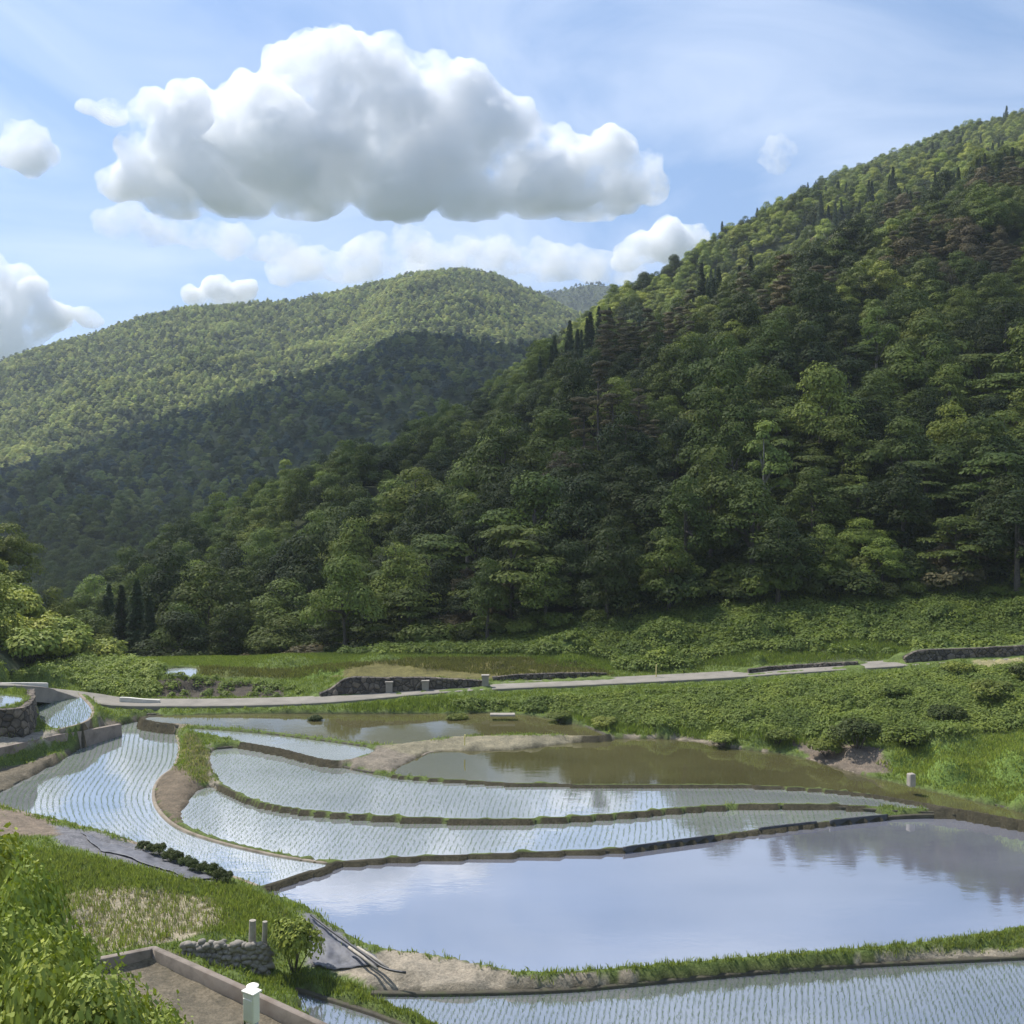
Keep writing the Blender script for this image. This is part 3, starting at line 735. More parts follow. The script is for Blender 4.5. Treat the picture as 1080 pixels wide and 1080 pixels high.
for nm, hill, n, px, tr, md in (('mid', mid_hill, 16000, (-60, 760), (.15, 1.06), 6.5), ('far', far_hill, 75000, (-60, 720), (.1, 1.05), 4.9), ('dist', dist_hill, 5000, (480, 760), (.4, 1.06), 8)):
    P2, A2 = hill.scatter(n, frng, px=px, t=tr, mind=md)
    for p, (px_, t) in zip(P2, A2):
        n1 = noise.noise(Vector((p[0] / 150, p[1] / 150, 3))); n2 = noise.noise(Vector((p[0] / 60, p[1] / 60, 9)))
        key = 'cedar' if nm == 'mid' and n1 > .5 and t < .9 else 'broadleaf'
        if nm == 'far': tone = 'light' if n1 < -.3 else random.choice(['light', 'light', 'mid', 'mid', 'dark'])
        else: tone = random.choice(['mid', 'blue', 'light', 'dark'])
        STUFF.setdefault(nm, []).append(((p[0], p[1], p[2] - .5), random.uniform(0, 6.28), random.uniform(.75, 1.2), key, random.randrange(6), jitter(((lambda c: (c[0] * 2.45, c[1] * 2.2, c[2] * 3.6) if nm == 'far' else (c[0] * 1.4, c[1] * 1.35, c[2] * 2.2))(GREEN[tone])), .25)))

# --- left slope
P3, A3 = left_hill.scatter(1400, frng, px=(-220, 112), t=(0, 1.02), mind=3.2)
idx = [i for i in range(len(P3)) if A3[i, 0] > -45]
for i in range(len(P3)):
    p, (px, t) = P3[i], A3[i]
    if px > -30 and t < .93:
        sc = random.uniform(1.2, 2.1)
        plant('bush', random.randrange(2), (p[0], p[1], p[2] - .2), random.uniform(0, 6), sc, tuple(v * 1.2 for v in jitter(GREEN['yellow' if random.random() < .7 else 'light'], .15)), 'yellow green bush on the slope above the upper paddies', 'yellow green bushes on the left slope')
    else:
        STUFF.setdefault('left', []).append(((p[0], p[1], p[2] - .2), random.uniform(0, 6), random.uniform(.6, .95), 'cedar' if random.random() < .2 else 'broadleaf', random.randrange(6), jitter(GREEN['light'])))

# understorey: bushes filling the slope between the trunks
P4, A4 = near_hill.scatter(40000, frng, px=(-120, 1200), t=(.0, .42), mind=2.1)
for p, (px, t) in zip(P4, A4):
    n2 = noise.noise(Vector((p[0] / 14, p[1] / 14, 18)))
    tone = 'light' if n2 > .3 else 'rust' if n2 < -.38 else random.choice(['mid', 'dark', 'dark'])
    STUFF.setdefault('under', []).append(((p[0], p[1], p[2] - .15), random.uniform(0, 6.28), random.uniform(.55, 1.35) * (1.5 if t < .07 else 1), 'bush', random.randrange(2), jitter(GREEN[tone], .2)))
P6, A6 = near_hill.scatter(700, frng, px=(66, 200), t=(.0, .35), mind=3.4)
for p, (px, t) in zip(P6, A6):
    cd = px < 165 and random.random() < .6
    STUFF['near'].append(((p[0], p[1], p[2] - .3), random.uniform(0, 6.28), random.uniform(.75, 1.1) if cd else random.uniform(.8, 1.2), 'cedar' if cd else 'broadleaf', random.randrange(6), jitter(GREEN['cedar' if cd else 'mid'], .25)))
P5, A5 = mid_hill.scatter(3000, frng, px=(-60, 300), t=(-.03, .2), mind=7)
for p, (px, t) in zip(P5, A5): STUFF['mid'].append(((p[0], p[1], p[2] - .5), random.uniform(0, 6.28), random.uniform(1, 1.5), 'broadleaf', random.randrange(6), jitter(GREEN['mid'])))

def gn_scatter(name, items, label, cat):
    keys = sorted({(it[3], it[4] % len(KINDS[it[3]])) for it in items})
    kid = {k: i for i, k in enumerate(keys)}
    n = len(items)
    me = bpy.data.meshes.new(name); me.vertices.add(n)
    me.vertices.foreach_set('co', np.array([it[0] for it in items], np.float32).ravel())
    def at(nm, typ, fld, arr): a = me.attributes.new(nm, typ, 'POINT'); a.data.foreach_set(fld, np.asarray(arr).ravel())
    at('kid', 'INT', 'value', np.array([kid[(it[3], it[4] % len(KINDS[it[3]]))] for it in items], np.int32))
    at('rot', 'FLOAT_VECTOR', 'vector', np.array([(0, 0, it[1]) for it in items], np.float32))
    srng = np.random.default_rng(n); at('scl', 'FLOAT_VECTOR', 'vector', (np.array([it[2] for it in items])[:, None] * srng.uniform((.86, .86, .78), (1.14, 1.14, 1.22), (n, 3))).astype(np.float32))
    at('tint', 'FLOAT_VECTOR', 'vector', np.array([it[5] for it in items], np.float32))
    o = bpy.data.objects.new(name, me); COL.objects.link(o)
    ng = bpy.data.node_groups.new(name, 'GeometryNodeTree')
    ng.interface.new_socket('Geometry', in_out='INPUT', socket_type='NodeSocketGeometry'); ng.interface.new_socket('Geometry', in_out='OUTPUT', socket_type='NodeSocketGeometry')
    N = ng.nodes; Lk = ng.links.new
    gi = N.new('NodeGroupInput'); go = N.new('NodeGroupOutput'); jn = N.new('GeometryNodeJoinGeometry')
    def na(nm, typ): a = N.new('GeometryNodeInputNamedAttribute'); a.data_type = typ; a.inputs[0].default_value = nm; return a.outputs[0]
    kidn, rotn, scn = na('kid', 'INT'), na('rot', 'FLOAT_VECTOR'), na('scl', 'FLOAT_VECTOR')
    for k, i in kid.items():
        inst = N.new('GeometryNodeInstanceOnPoints'); oi = N.new('GeometryNodeObjectInfo'); oi.inputs['As Instance'].default_value = True
        kk = KINDS[k[0]][k[1]]
        oi.inputs['Object'].default_value = kk['crown']
        cmp_ = N.new('FunctionNodeCompare'); cmp_.data_type = 'INT'; cmp_.operation = 'EQUAL'
        Lk(kidn, cmp_.inputs[2]); cmp_.inputs[3].default_value = i
        Lk(gi.outputs[0], inst.inputs['Points']); Lk(cmp_.outputs[0], inst.inputs['Selection']); Lk(oi.outputs['Geometry'], inst.inputs['Instance'])
        Lk(rotn, inst.inputs['Rotation']); Lk(scn, inst.inputs['Scale']); Lk(inst.outputs[0], jn.inputs[0])
    Lk(jn.outputs[0], go.inputs[0])
    md = o.modifiers.new('scatter', 'NODES'); md.node_group = ng
    tag(o, label, cat, kind='stuff')
    return o
# every kind needs one built specimen in the scene before it can be scattered
need = {(it[3], it[4] % len(KINDS[it[3]])) for L_ in STUFF.values() for it in L_}
for k in need:
    if KINDS[k[0]][k[1]]['crown'] is None:
        p = near_hill.at(np.array([560.0]), np.array([.12]))[0]
        plant(k[0], k[1], tuple(p), 0, 1, GREEN['mid'], 'mid green tree standing in the forest', 'forest trees')
gn_scatter('forest', STUFF['near'], 'dense mixed forest covering the upper mountainside', 'forest')
gn_scatter('undergrowth', STUFF['under'], 'bushes and saplings between the trunks on the lower mountainside', 'undergrowth')
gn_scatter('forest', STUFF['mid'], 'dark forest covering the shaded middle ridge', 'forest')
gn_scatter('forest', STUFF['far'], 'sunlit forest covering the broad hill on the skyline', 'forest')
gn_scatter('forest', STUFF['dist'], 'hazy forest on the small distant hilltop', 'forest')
if STUFF.get('left'): gn_scatter('forest', STUFF['left'], 'small wood on top of the bushy slope at the left edge', 'forest')

# ------------------------------------------------------------------ ground cover
def near_z(x, y):
    px = 540 + F * x / np.maximum(y, 1)
    Df = np.interp(px, near_hill.px, near_hill.D[np.argmin(np.abs(near_hill.t)), :])
    t0, t1 = near_hill.t[0], near_hill.t[-1]
    D0, D1 = [np.interp(px, near_hill.px, near_hill.D[k, :]) for k in (0, -1)]
    t = t0 + (y - D0) / (D1 - D0) * (t1 - t0)
    zh = near_hill.at(np.clip(px, -290, 1390), np.clip(t, t0, t1))[:, 2]
    return np.where(t > t0, zh, -99)
def surf_z(x, y): return np.maximum(ground_z(x, y), near_z(x, y))

def scatter_ground(n, box, polys, rng, dry=True, excl=()):
    x = rng.uniform(box[0], box[1], n); y = rng.uniform(box[2], box[3], n)
    z = surf_z(x, y); px, py = proj(x, y, z)
    k = np.zeros(n, bool)
    for poly in polys: k |= in_poly(px, py, poly)
    if dry: k &= ground_wet(x, y) < .5
    k &= seg_dist(x, y, rl[:, :2], False) > 2.0
    for poly in excl: k &= ~in_poly(px, py, poly)
    return x[k], y[k], z[k]
def clumps(name, pts, rmin, rmax, size, mat, label, cat, rng, per=70, flat=.8):
    V, Fc, Sh = [], [], []; base = 0
    for x, y, z in zip(*pts):
        n_ = noise.noise(Vector((x / 3.5, y / 3.5, 2))) + .6 * noise.noise(Vector((x / 1.3, y / 1.3, 6)))
        if rng.uniform() < -n_ * 1.1 - .05: continue
        r = rng.uniform(rmin, rmax) * (1 + .5 * n_)
        v, f, s = blob_leaves([np.array([x, y, z + r * .15])], [r], per, size, rng, flat=flat, up=.7)
        s = np.clip(s + .5 * noise.noise(Vector((x / 2.4, y / 4, 12))), 0, 1)
        V.append(v); Fc.append(f + base); Sh.append(s); base += len(v)
    o = mesh_obj(name, np.concatenate(V), np.concatenate(Fc), mat, attrs={'shade': ('FACE', 'FLOAT', np.concatenate(Sh))})
    return tag(o, label, cat, kind='stuff')
crng = np.random.default_rng(99)
BANK = [(480,741),(560,738),(640,733),(760,727),(900,716),(1020,706),(1090,703),(1260,690),(1260,770),(1110,765),(1050,772),(1000,776),(940,783),(860,778),(760,772),(650,764),(600,752),(480,748)]
BEYOND = [(360,690),(480,676),(600,660),(800,638),(1260,622),(1260,676),(1110,684),(960,688),(900,692),(830,687),(780,694),(720,708),(650,706),(600,690),(480,690)]
TERR = [[(735,701),(790,686),(835,689),(960,691),(905,701),(800,704)],[(860,682),(900,673),(965,683),(950,689),(880,688)],[(560,694),(620,690),(660,702),(640,708),(570,702)]]
LEFTB = [(-20,700),(60,700),(120,698),(190,702),(165,712),(168,734),(120,734),(90,728),(50,716),(-20,716)]
ROCKY = [(168,712),(220,714),(300,722),(330,730),(300,735),(180,734)]
clumps('undergrowth', scatter_ground(20000, (-12, 62, 58, 92), [BANK], crng), .25, .62, .17, M['weed'], 'thick leafy undergrowth covering the bank below the road', 'undergrowth', crng, 75)
clumps('undergrowth', scatter_ground(11500, (-22, 74, 82, 125), [BEYOND], crng, excl=TERR), .4, 1.0, .26, M['weed'], 'rampant leafy undergrowth between the road and the forest', 'undergrowth', crng, 80)
clumps('undergrowth', scatter_ground(3500, (-50, -20, 76, 112), [LEFTB], crng), .4, .9, .22, M['weed_light'], 'bushy undergrowth beyond the road bend on the left', 'undergrowth', crng, 70)
clumps('undergrowth', scatter_ground(700, (-35, -15, 80, 100), [ROCKY], crng), .3, .6, .2, M['weed'], 'dark weeds on the rocky bank beyond the road', 'undergrowth', crng, 60)

clumps('undergrowth', scatter_ground(4200, (-12, 62, 58, 92), [BANK], crng), .2, .5, .15, M['weed_light'], 'paler weeds mixed into the bank below the road', 'undergrowth', crng, 60)
clumps('undergrowth', scatter_ground(2600, (-22, 74, 82, 125), [BEYOND], crng, excl=TERR), .3, .8, .22, M['weed_light'], 'paler weeds mixed into the slope between road and forest', 'undergrowth', crng, 60)

def blades(name, x, y, z, hmin, hmax, w, per, mat, label, cat, rng, lean=.35, spread=.06):
    n = len(x) * per
    X = np.repeat(x, per) + rng.normal(0, spread, n); Y = np.repeat(y, per) + rng.normal(0, spread, n); Z = np.repeat(z, per)
    h = rng.uniform(hmin, hmax, n); a = rng.uniform(0, 6.283, n); l = rng.normal(0, lean, n) * h; la = rng.uniform(0, 6.283, n)
    ca, sa = np.cos(a) * w * .5, np.sin(a) * w * .5
    p0 = np.stack([X - ca, Y - sa, Z - .02], -1); p1 = np.stack([X + ca, Y + sa, Z - .02], -1)
    mx, my = X + np.cos(la) * l * .4, Y + np.sin(la) * l * .4
    p2 = np.stack([mx + ca * .8, my + sa * .8, Z + h * .6], -1); p3 = np.stack([mx - ca * .8, my - sa * .8, Z + h * .6], -1)
    p4 = np.stack([X + np.cos(la) * l, Y + np.sin(la) * l, Z + h], -1)
    V = np.stack([p0, p1, p2, p4, p3], 1).reshape(-1, 3)
    Fc = np.arange(5 * n).reshape(n, 5)
    o = mesh_obj(name, V, Fc, mat, attrs={'shade': ('FACE', 'FLOAT', np.clip(.5 + rng.normal(0, .22, n), 0, 1))})
    return tag(o, label, cat, kind='stuff')
def grass_pts(n, box, polys, rng): return scatter_ground(n, box, polys, rng)
FIELD = [(30,895),(100,905),(200,928),(262,938),(300,958),(312,975),(285,985),(200,985),(165,996),(110,1005),(60,1005),(30,960)]
VERGE = [(565,1029),(700,1020),(860,1010),(1100,996),(1100,978),(1000,990),(900,1000),(800,1008),(680,1018),(580,1025)]
CORNERG = [(262,1036),(300,1025),(345,1032),(420,1046),(470,1062),(520,1090),(440,1088),(400,1070),(345,1052),(315,1042)]
RIGHTG = [(925,806),(950,790),(1000,785),(1100,768),(1110,858),(1080,850),(960,825)]
gr = np.random.default_rng(4)
x, y, z = grass_pts(42000, (-32, -8, 33, 60), [FIELD], gr)
pxx, pyy = proj(x, y, z)
drym = in_poly(pxx + gr.normal(0, 9, len(pxx)), pyy + gr.normal(0, 5, len(pxx)), ZONES[4][2])
kk = gr.uniform(0, 1, len(x)) < np.where(drym, .26, .9)
kd = ~kk & (gr.uniform(0, 1, len(x)) < .55)
blades('grass', x[kk], y[kk], z[kk], .10, .34, .035, 4, M['grass_blade'], 'rough green grass round the dry field in the left foreground', 'grass', gr)
blades('grass', x[kd], y[kd], z[kd], .08, .22, .03, 4, M['dry_blade'], 'straw coloured stubble on the dry field in the left foreground', 'grass', gr)
x, y, z = grass_pts(30000, (-2, 24, 33, 48), [VERGE], gr)
blades('grass', x, y, z, .08, .26, .03, 4, M['grass_blade'], 'grass strip along the near edge of the wide blue pool', 'grass', gr)
x, y, z = grass_pts(16000, (-14, 1, 32, 44), [CORNERG], gr)
blades('grass', x, y, z, .08, .26, .03, 4, M['grass_blade'], 'grass tongue between the two planted paddies at the bottom', 'grass', gr)
x, y, z = grass_pts(16000, (20, 42, 52, 76), [RIGHTG], gr)
blades('grass', x, y, z, .1, .27, .05, 5, M['lawn'], 'bright short grass on the slope at the right edge', 'grass', gr, .45, .15)
HUMP = [(195,773),(208,776),(222,800),(224,826),(205,822),(196,810)]
x, y, z = grass_pts(6000, (-28, -16, 55, 78), [HUMP], gr)
blades('grass', x, y, z, .1, .3, .04, 4, M['dry_blade'], 'yellowing grass on the hump beside the curved paddy', 'grass', gr)
x, y, z = grass_pts(30000, (0, 45, 80, 104), TERR, gr)
blades('grass', x, y, z, .12, .35, .06, 5, M['weed_light'], 'light grass terraces between the road and the forest', 'grass', gr, .5, .15)
LOWB = [(600,757),(640,760),(700,764),(780,768),(850,777),(850,786),(780,783),(700,776),(640,772)]
x, y, z = grass_pts(9000, (3, 28, 62, 86), [LOWB], gr)
blades('grass', x, y, z, .2, .55, .06, 5, M['weed_light'], 'long light grass fringing the bank above the olive paddy', 'grass', gr, .5, .15)
RSIDE = [(165,745),(340,742),(480,735),(480,750),(340,751),(165,751)]
x, y, z = grass_pts(9000, (-32, -2, 76, 90), [RSIDE], gr)
blades('grass', x, y, z, .15, .45, .06, 5, M['weed_light'], 'grass along the far edge of the back paddy', 'grass', gr, .45, .15)
FIELDS = [(300,706),(370,699),(450,694),(560,694),(620,700),(650,712),(560,716),(400,700),(310,716),(210,712),(210,703)]
# short grass wherever the ground is grassy
x = gr.uniform(-48, 66, 300000); y = gr.uniform(33, 112, 300000)
kz = gzid.reshape(GX.shape)[np.clip(np.searchsorted(gy, y), 0, len(gy) - 1), np.clip(np.searchsorted(gx, x), 0, len(gx) - 1)]
k = np.isin(kz, [0] + [i + 1 for i, q in enumerate(ZONES) if q[0] in ('light', 'dryhump')]) & (ground_wet(x, y) < .5)
x, y = x[k], y[k]; z = surf_z(x, y); px, py = proj(x, y, z); k = (px > -30) & (px < 1290) & (py < 1090) & (seg_dist(x, y, rl[:, :2], False) > 1.5)
x, y, z = x[k], y[k], z[k]; print('short grass', len(x))
h1 = len(x) // 2
blades('grass', x[:h1], y[:h1], z[:h1], .06, .22, .045, 4, M['weed_light'], 'short green grass on the banks and verges round the paddies', 'grass', gr, .5, .12)
blades('grass', x[h1:], y[h1:], z[h1:], .06, .25, .04, 3, M['grass_blade'], 'short dry tipped grass on the banks and verges round the paddies', 'grass', gr, .5, .12)
x, y, z = grass_pts(26000, (-32, 12, 84, 104), [FIELDS], gr)
blades('grass', x, y, z, .12, .3, .06, 4, M['olive_blade'], 'short olive brown grass on the fields beyond the road', 'grass', gr, .45, .15)

# ------------------------------------------------------------------ rice seedlings, planted in rows
def seedlings(key, pts, label, h=(.08, .14), w=.011, keep=.96):
    z = PAD[key][0]; x, y = pts
    k = in_poly(x, y, OUT[key]) & (seg_dist(x, y, OUT[key]) > .22) & (gr.uniform(0, 1, len(x)) < keep)
    x, y = x[k] + gr.normal(0, .015, k.sum()), y[k] + gr.normal(0, .02, k.sum())
    blades('rice_seedlings', x, y, np.full(len(x), z - .02), *h, w, 5, M['rice'], label, 'rice seedlings', gr, .5, .022)
def rows(key, ang, gap, step):
    o = OUT[key]; c = o.mean(0); R = np.max(np.linalg.norm(o - c, axis=1)) + 1
    a, b = np.meshgrid(np.arange(-R, R, gap), np.arange(-R, R, step)); a = a.ravel(); b = b.ravel()
    wob = .10 * np.sin(b * .5 + a * .2)
    d = np.array([math.sin(ang), math.cos(ang)]); s = np.array([d[1], -d[0]])
    return c[0] + s[0] * (a + wob) + d[0] * b, c[1] + s[1] * (a + wob) + d[1] * b
seedlings('near', rows('near', .22, .22, .16), 'straight rows of rice seedlings in the paddy along the bottom edge')
seedlings('corner', rows('corner', -.1, .28, .17), 'rice seedlings in the small paddy corner beside the kerb')
seedlings('middle', rows('middle', .1, .30, .24), 'faint rows of rice seedlings in the pale middle paddy', (.06, .12), .013, .8)
seedlings('lower', rows('lower', .15, .30, .22), 'rows of rice seedlings in the long narrow paddy', (.06, .13), .014, .85)
seedlings('upper', rows('upper', .2, .32, .25), 'rice seedlings in the small upper paddy', (.09, .17), .02)
ed = np.array([U(a, b, .25)[:2] for a, b in [(190,758),(188,775),(187,800),(176,822),(170,842),(186,868),(235,897),(330,930)]])
ed = smooth_line(ed, .3); ed = ed[np.argsort(ed[:, 1])]
yy = np.arange(ed[0, 1], ed[-1, 1], .18); K = np.arange(-50, 118)
YY, KK = np.meshgrid(yy, K); XX = np.interp(YY, ed[:, 1], ed[:, 0]) - KK * .36
seedlings('curved', (XX.ravel(), YY.ravel()), 'wavy curving rows of rice seedlings in the left paddy', (.07, .14), .011)

# ------------------------------------------------------------------ walls and kerbs
def wall(name, pts, thick, mat, label, cat, batter=.12, jit=.03, cap=None, smooth=True, step=.3):
    """pts: (px, py, z of the foot, height)"""
    L = np.array([[*U(a, b, z), h] for a, b, z, h in pts])
    if smooth: L = smooth_line(L, step)
    n = len(L); t = np.gradient(L[:, :3], axis=0); t[:, 2] = 0; t /= np.linalg.norm(t, axis=1)[:, None]
    s = np.c_[t[:, 1], -t[:, 0]]
    V = []; rows_ = 7
    prof = [(0, 0)]
    for i in range(n):
        h = L[i, 3]
        ring = [(batter * h + .05, -.5)] + [(batter * h * (1 - q / rows_), h * q / rows_) for q in range(1, rows_ + 1)] + [(-thick, h), (-thick, -.5)]
        for a, b in ring:
            a += jit * noise.noise(Vector((L[i, 0] * 1.6, L[i, 1] * 1.6, b * 2.2))) * 2; b += jit * .8 * noise.noise(Vector((L[i, 0] * 1.1, L[i, 1] * 1.1, 7))) if b > 0 else 0
            V.append((L[i, 0] + s[i, 0] * a, L[i, 1] + s[i, 1] * a, L[i, 2] + b))
    k = rows_ + 3; Fc = []
    for i in range(n - 1):
        for q in range(k): Fc.append([i * k + q, (i + 1) * k + q, (i + 1) * k + (q + 1) % k, i * k + (q + 1) % k])
    Fc.append(list(range(k))); Fc.append([(n - 1) * k + q for q in range(k)][::-1])
    o = mesh_obj(name, V, Fc, mat)
    return tag(o, label, cat)
wall('stone_retaining_wall', WALLS['high'], .5, M['stone'], 'tall dark stone retaining wall curving under the highest paddy', 'stone wall', .10, .05)
wall('concrete_retaining_wall', WALLS['conc'], .35, M['darkconcrete'], 'long stained concrete retaining wall tapering towards the curved paddy', 'retaining wall', .05, .01)
wall('stone_retaining_wall', WALLS['field'], .5, M['stone'], 'dark stone wall behind the road holding the brown field, with pale pillars', 'stone wall', .2, .06)
wall('stone_retaining_wall', WALLS['mound'], .4, M['stone'], 'low dark stone wall by the road under the grassy mound', 'stone wall', .2, .06)
wall('stone_retaining_wall', WALLS['rise'], .4, M['stone'], 'short dark stone wall on the inner side of the rising road', 'stone wall', .2, .06)
wall('stone_retaining_wall', WALLS['end'], .4, M['stone'], 'dark stone wall below the forest at the right end of the road', 'stone wall', .2, .06)
wall('parapet', [(-90,728,4.6,.55),(-20,727.5,3.8,.5),(25,727,3.2,.5),(51,727,2.9,.48)], .3, M['palecon'], 'low whitish concrete parapet along the road at the left edge', 'parapet', 0, .005)
wall('kerb', [(126,738.5,1.45,.22),(134,739,1.42,.24),(150,740,1.4,.2),(168,740.3,1.38,.14)], .25, M['palecon'], 'short pale kerb at the inside of the road bend', 'kerb', 0, .005)
for px, py, z, h in ((411,730,1.6,1.0),(449,727.2,1.72,.85),(512,722.5,1.95,.95)):
    mb = MB(); p = U(px, py, z); h *= .85; mb.box((0, 0, h / 2 - .1), (.55, .4, h + .2), 0, .03); mb.box((0, 0, h + .06), (.66, .5, .12), 0, .02)
    o = mb.build('concrete_pillar', M['concrete'], loc=p + np.array([0, -.3, 0]))
    tag(o, {411: 'leftmost stubby concrete pillar in front of the dark stone wall', 449: 'middle stubby concrete pillar in front of the dark stone wall', 512: 'stubby concrete pillar at the low end of the dark stone wall'}[px], 'pillar', 'pillars along the stone wall')
# kerb round the soil patch
kl = [(100,1011,.95),(112,1009,.95),(162,999,.95),(230,1029,.75),(345,1082,.25),(370,1094,.15)]
L = [U(*p) for p in kl]; Ld = []
for i in range(len(L) - 1): Ld += [L[i] + (L[i+1] - L[i]) * t for t in np.arange(0, 1, .08)]
Ld.append(L[-1])
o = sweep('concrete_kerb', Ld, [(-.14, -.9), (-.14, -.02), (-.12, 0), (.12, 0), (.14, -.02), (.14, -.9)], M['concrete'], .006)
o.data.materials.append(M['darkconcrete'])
for q in o.data.polygons: q.material_index = 0 if q.normal.z > .5 else 1  # sides darker than the top: shade painted into the colour, with soil stains
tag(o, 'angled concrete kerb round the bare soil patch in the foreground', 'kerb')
# rubble wall built stone by stone in one mesh
mb = MB(); a0, a1 = U(192, 1001, .72), U(284, 1029, -.40); rr = random.Random(3)
def stone(mb, c, r, squash):
    bm = bmesh.new(); bmesh.ops.create_icosphere(bm, subdivisions=2, radius=1)
    sd = rr.uniform(0, 99)
    for v in bm.verts:
        q = v.co.copy(); k = 1 + .38 * noise.noise(q * 1.3 + Vector((sd, 0, 0))); 
        v.co = Vector((q.x * r * squash[0], q.y * r * squash[1], q.z * r * squash[2])) * k
    bm.verts.index_update(); mb.add([(c[0] + v.co.x, c[1] + v.co.y, c[2] + v.co.z) for v in bm.verts], [[v.index for v in f.verts] for f in bm.faces]); bm.free()
for i in range(26):
    u = (i + .5) / 26; base = a0 + (a1 - a0) * u; topz = .92 + .06 * math.sin(i * 1.7) - .1 * (u > .9)
    z = base[2] - .15; 
    while z < topz:
        r = rr.uniform(.10, .19)
        stone(mb, base + np.array([rr.uniform(-.06, .06), rr.uniform(-.05, .10) + (z - base[2]) * .12, z - base[2]]), r, (rr.uniform(.9, 1.3), 1, rr.uniform(.7, 1))); z += r * 1.35
M['rubble'] = rough_mat('rubble_stone', (.09, .082, .07), (.26, .235, .20), 1.4, .95, .6, c3=(.24, .21, .18), dist=.05)
o = mb.build('rubble_wall', M['rubble'], smooth=True)
tag(o, 'rough wall of small grey rubble stones below the dry field', 'stone wall')
for px, w in ((266, .30), (279, .22)):
    mb = MB(); b = U(px, 1009, .2); tp = 1.5 if px == 266 else 1.45
    mb.tube([(0, 0, -.4), (0.01, 0, tp * .5), (.03, .01, tp)], [w * .55, w * .5, w * .45], 10)
    o = mb.build('wooden_post', M['wood'], smooth=False, loc=b)
    tag(o, 'thick grey wooden post in the end of the rubble wall' if px == 266 else 'thin grey wooden post between the rubble wall and the round bush', 'post', 'posts at the rubble wall')

# ------------------------------------------------------------------ small things
def sheet(name, quad_px, z, mat, label, cat, nu=40, nv=12, amp=.06, lift=.05):
    q = [U(a, b, zz)[:2] for (a, b), zz in zip(quad_px, z)]
    V = []
    for j in range(nv + 1):
        for i in range(nu + 1):
            u, v = i / nu, j / nv
            p = (q[0] * (1-u) + q[1] * u) * (1-v) + (q[3] * (1-u) + q[2] * u) * v
            e = noise.noise(Vector((p[0] * .8, p[1] * .8, 3))) * .25
            V.append((p[0] + e, p[1] + e * .5, 0))
    V = np.array(V)
    V[:, 2] = ground_z(V[:, 0], V[:, 1]) + lift + np.array([amp * noise.fractal(Vector((a * 2.4, b * 2.4, 1)), 1, 2, 3) for a, b, _ in V])
    k = nu + 1; Fc = [[j * k + i, j * k + i + 1, (j + 1) * k + i + 1, (j + 1) * k + i] for j in range(nv) for i in range(nu)]
    o = mesh_obj(name, V, Fc, mat, smooth=True)
    md = o.modifiers.new('thickness', 'SOLIDIFY'); md.thickness = .01
    return tag(o, label, cat)
sheet('mulch_sheet', [(322,962),(345,974),(402,1017),(330,1019)], (.3,.3,.0,-.05), M['mulch'], 'crumpled grey mulch film by the corner of the wide blue pool', 'plastic sheet', 40, 24, .08, .07)
sheet('mulch_sheet', [(85,874),(240,927),(205,929),(100,893)], (.6,.5,.5,.6), M['mulch'], 'long grey mulch film strip beside the curved paddy', 'plastic sheet', 60, 14, .05, .07)
sheet('white_tarp', [(690,769.5),(712,771),(713,775.5),(691,774.5)], (1.4,1.4,1.3,1.3), M['tarp'], 'small crumpled white tarp on the bank of the olive paddy', 'tarp', 20, 12, .07, .1)
for k, (a, b) in enumerate((((657,898.5),(753,885.5)), ((800,878),(861,871)), ((875,870),(936,863.5)))):
    ln = line_px([(a[0], a[1], .06), ((a[0]+b[0])/2, (a[1]+b[1])/2 - .3, .06), (b[0], b[1], .06)], .3)
    o = sweep('dike_board', ln, [(.03, -.3), (.05, .25), (-.02, .27), (-.06, -.3)], M['plastic'], .008)
    tag(o, ['longest black plastic dike board at the edge of the wide blue pool', 'middle black plastic dike board at the edge of the wide blue pool', 'rightmost black plastic dike board at the edge of the wide blue pool'][k], 'dike board', 'black dike boards')
mb = MB(); ln = line_px([(328,968,.35),(350,985,.25),(385,1010,.2),(405,1024,.18),(428,1029,.2)], .25); mb.tube(ln + np.array([0, 0, .12]), [.05] * len(ln), 10)
tag(mb.build('hose', M['plastic'], smooth=True), 'thick black hose running down beside the grey mulch film', 'hose')
for k, (a, b) in enumerate((((368,999),(398,1022)), ((377,999),(409,1021)))):
    mb = MB(); p, q = U(*a, .32), U(*b, .3); mb.tube([p, (p + q) / 2 + np.array([0, 0, .03]), q], [.055, .06, .05], 10)
    tag(mb.build('bamboo_pole', M['wood'], smooth=True), ['pale pole lying next to the black hose', 'pale pole lying next to the pool corner'][k], 'pole', 'poles lying by the pool corner')
mb = MB(); p = U(961, 826, 1.15); mb.box((0, 0, .2), (.42, .4, .8), .3, .08); tag(mb.build('boundary_stone', M['concrete'], loc=p), 'pale squat boundary stone at the edge of the bright grass', 'stone')
def stake(px, py, z, h, mat, label):
    mb = MB(); mb.tube([(0, 0, -.2), (0, 0, h * .6), (.03, 0, h)], [.05, .05, .04], 8); tag(mb.build('stake', mat, loc=U(px, py, z)), label, 'stake')
stake(490, 783, 1.2, .55, M['yellow'], 'yellow stake on the earth spit between the dark paddies')
stake(692, 714, 2.3, 1.1, M['yellow'], 'thin pale yellow stake on the verge beyond the road')
mb = MB(); mb.box((0, 0, .02), (1.9, .6, .16), .02, .03); tag(mb.build('concrete_slab', M['concrete'], loc=U(530, 754, 1.2)), 'pale concrete slab on the far edge of the back paddy', 'slab')

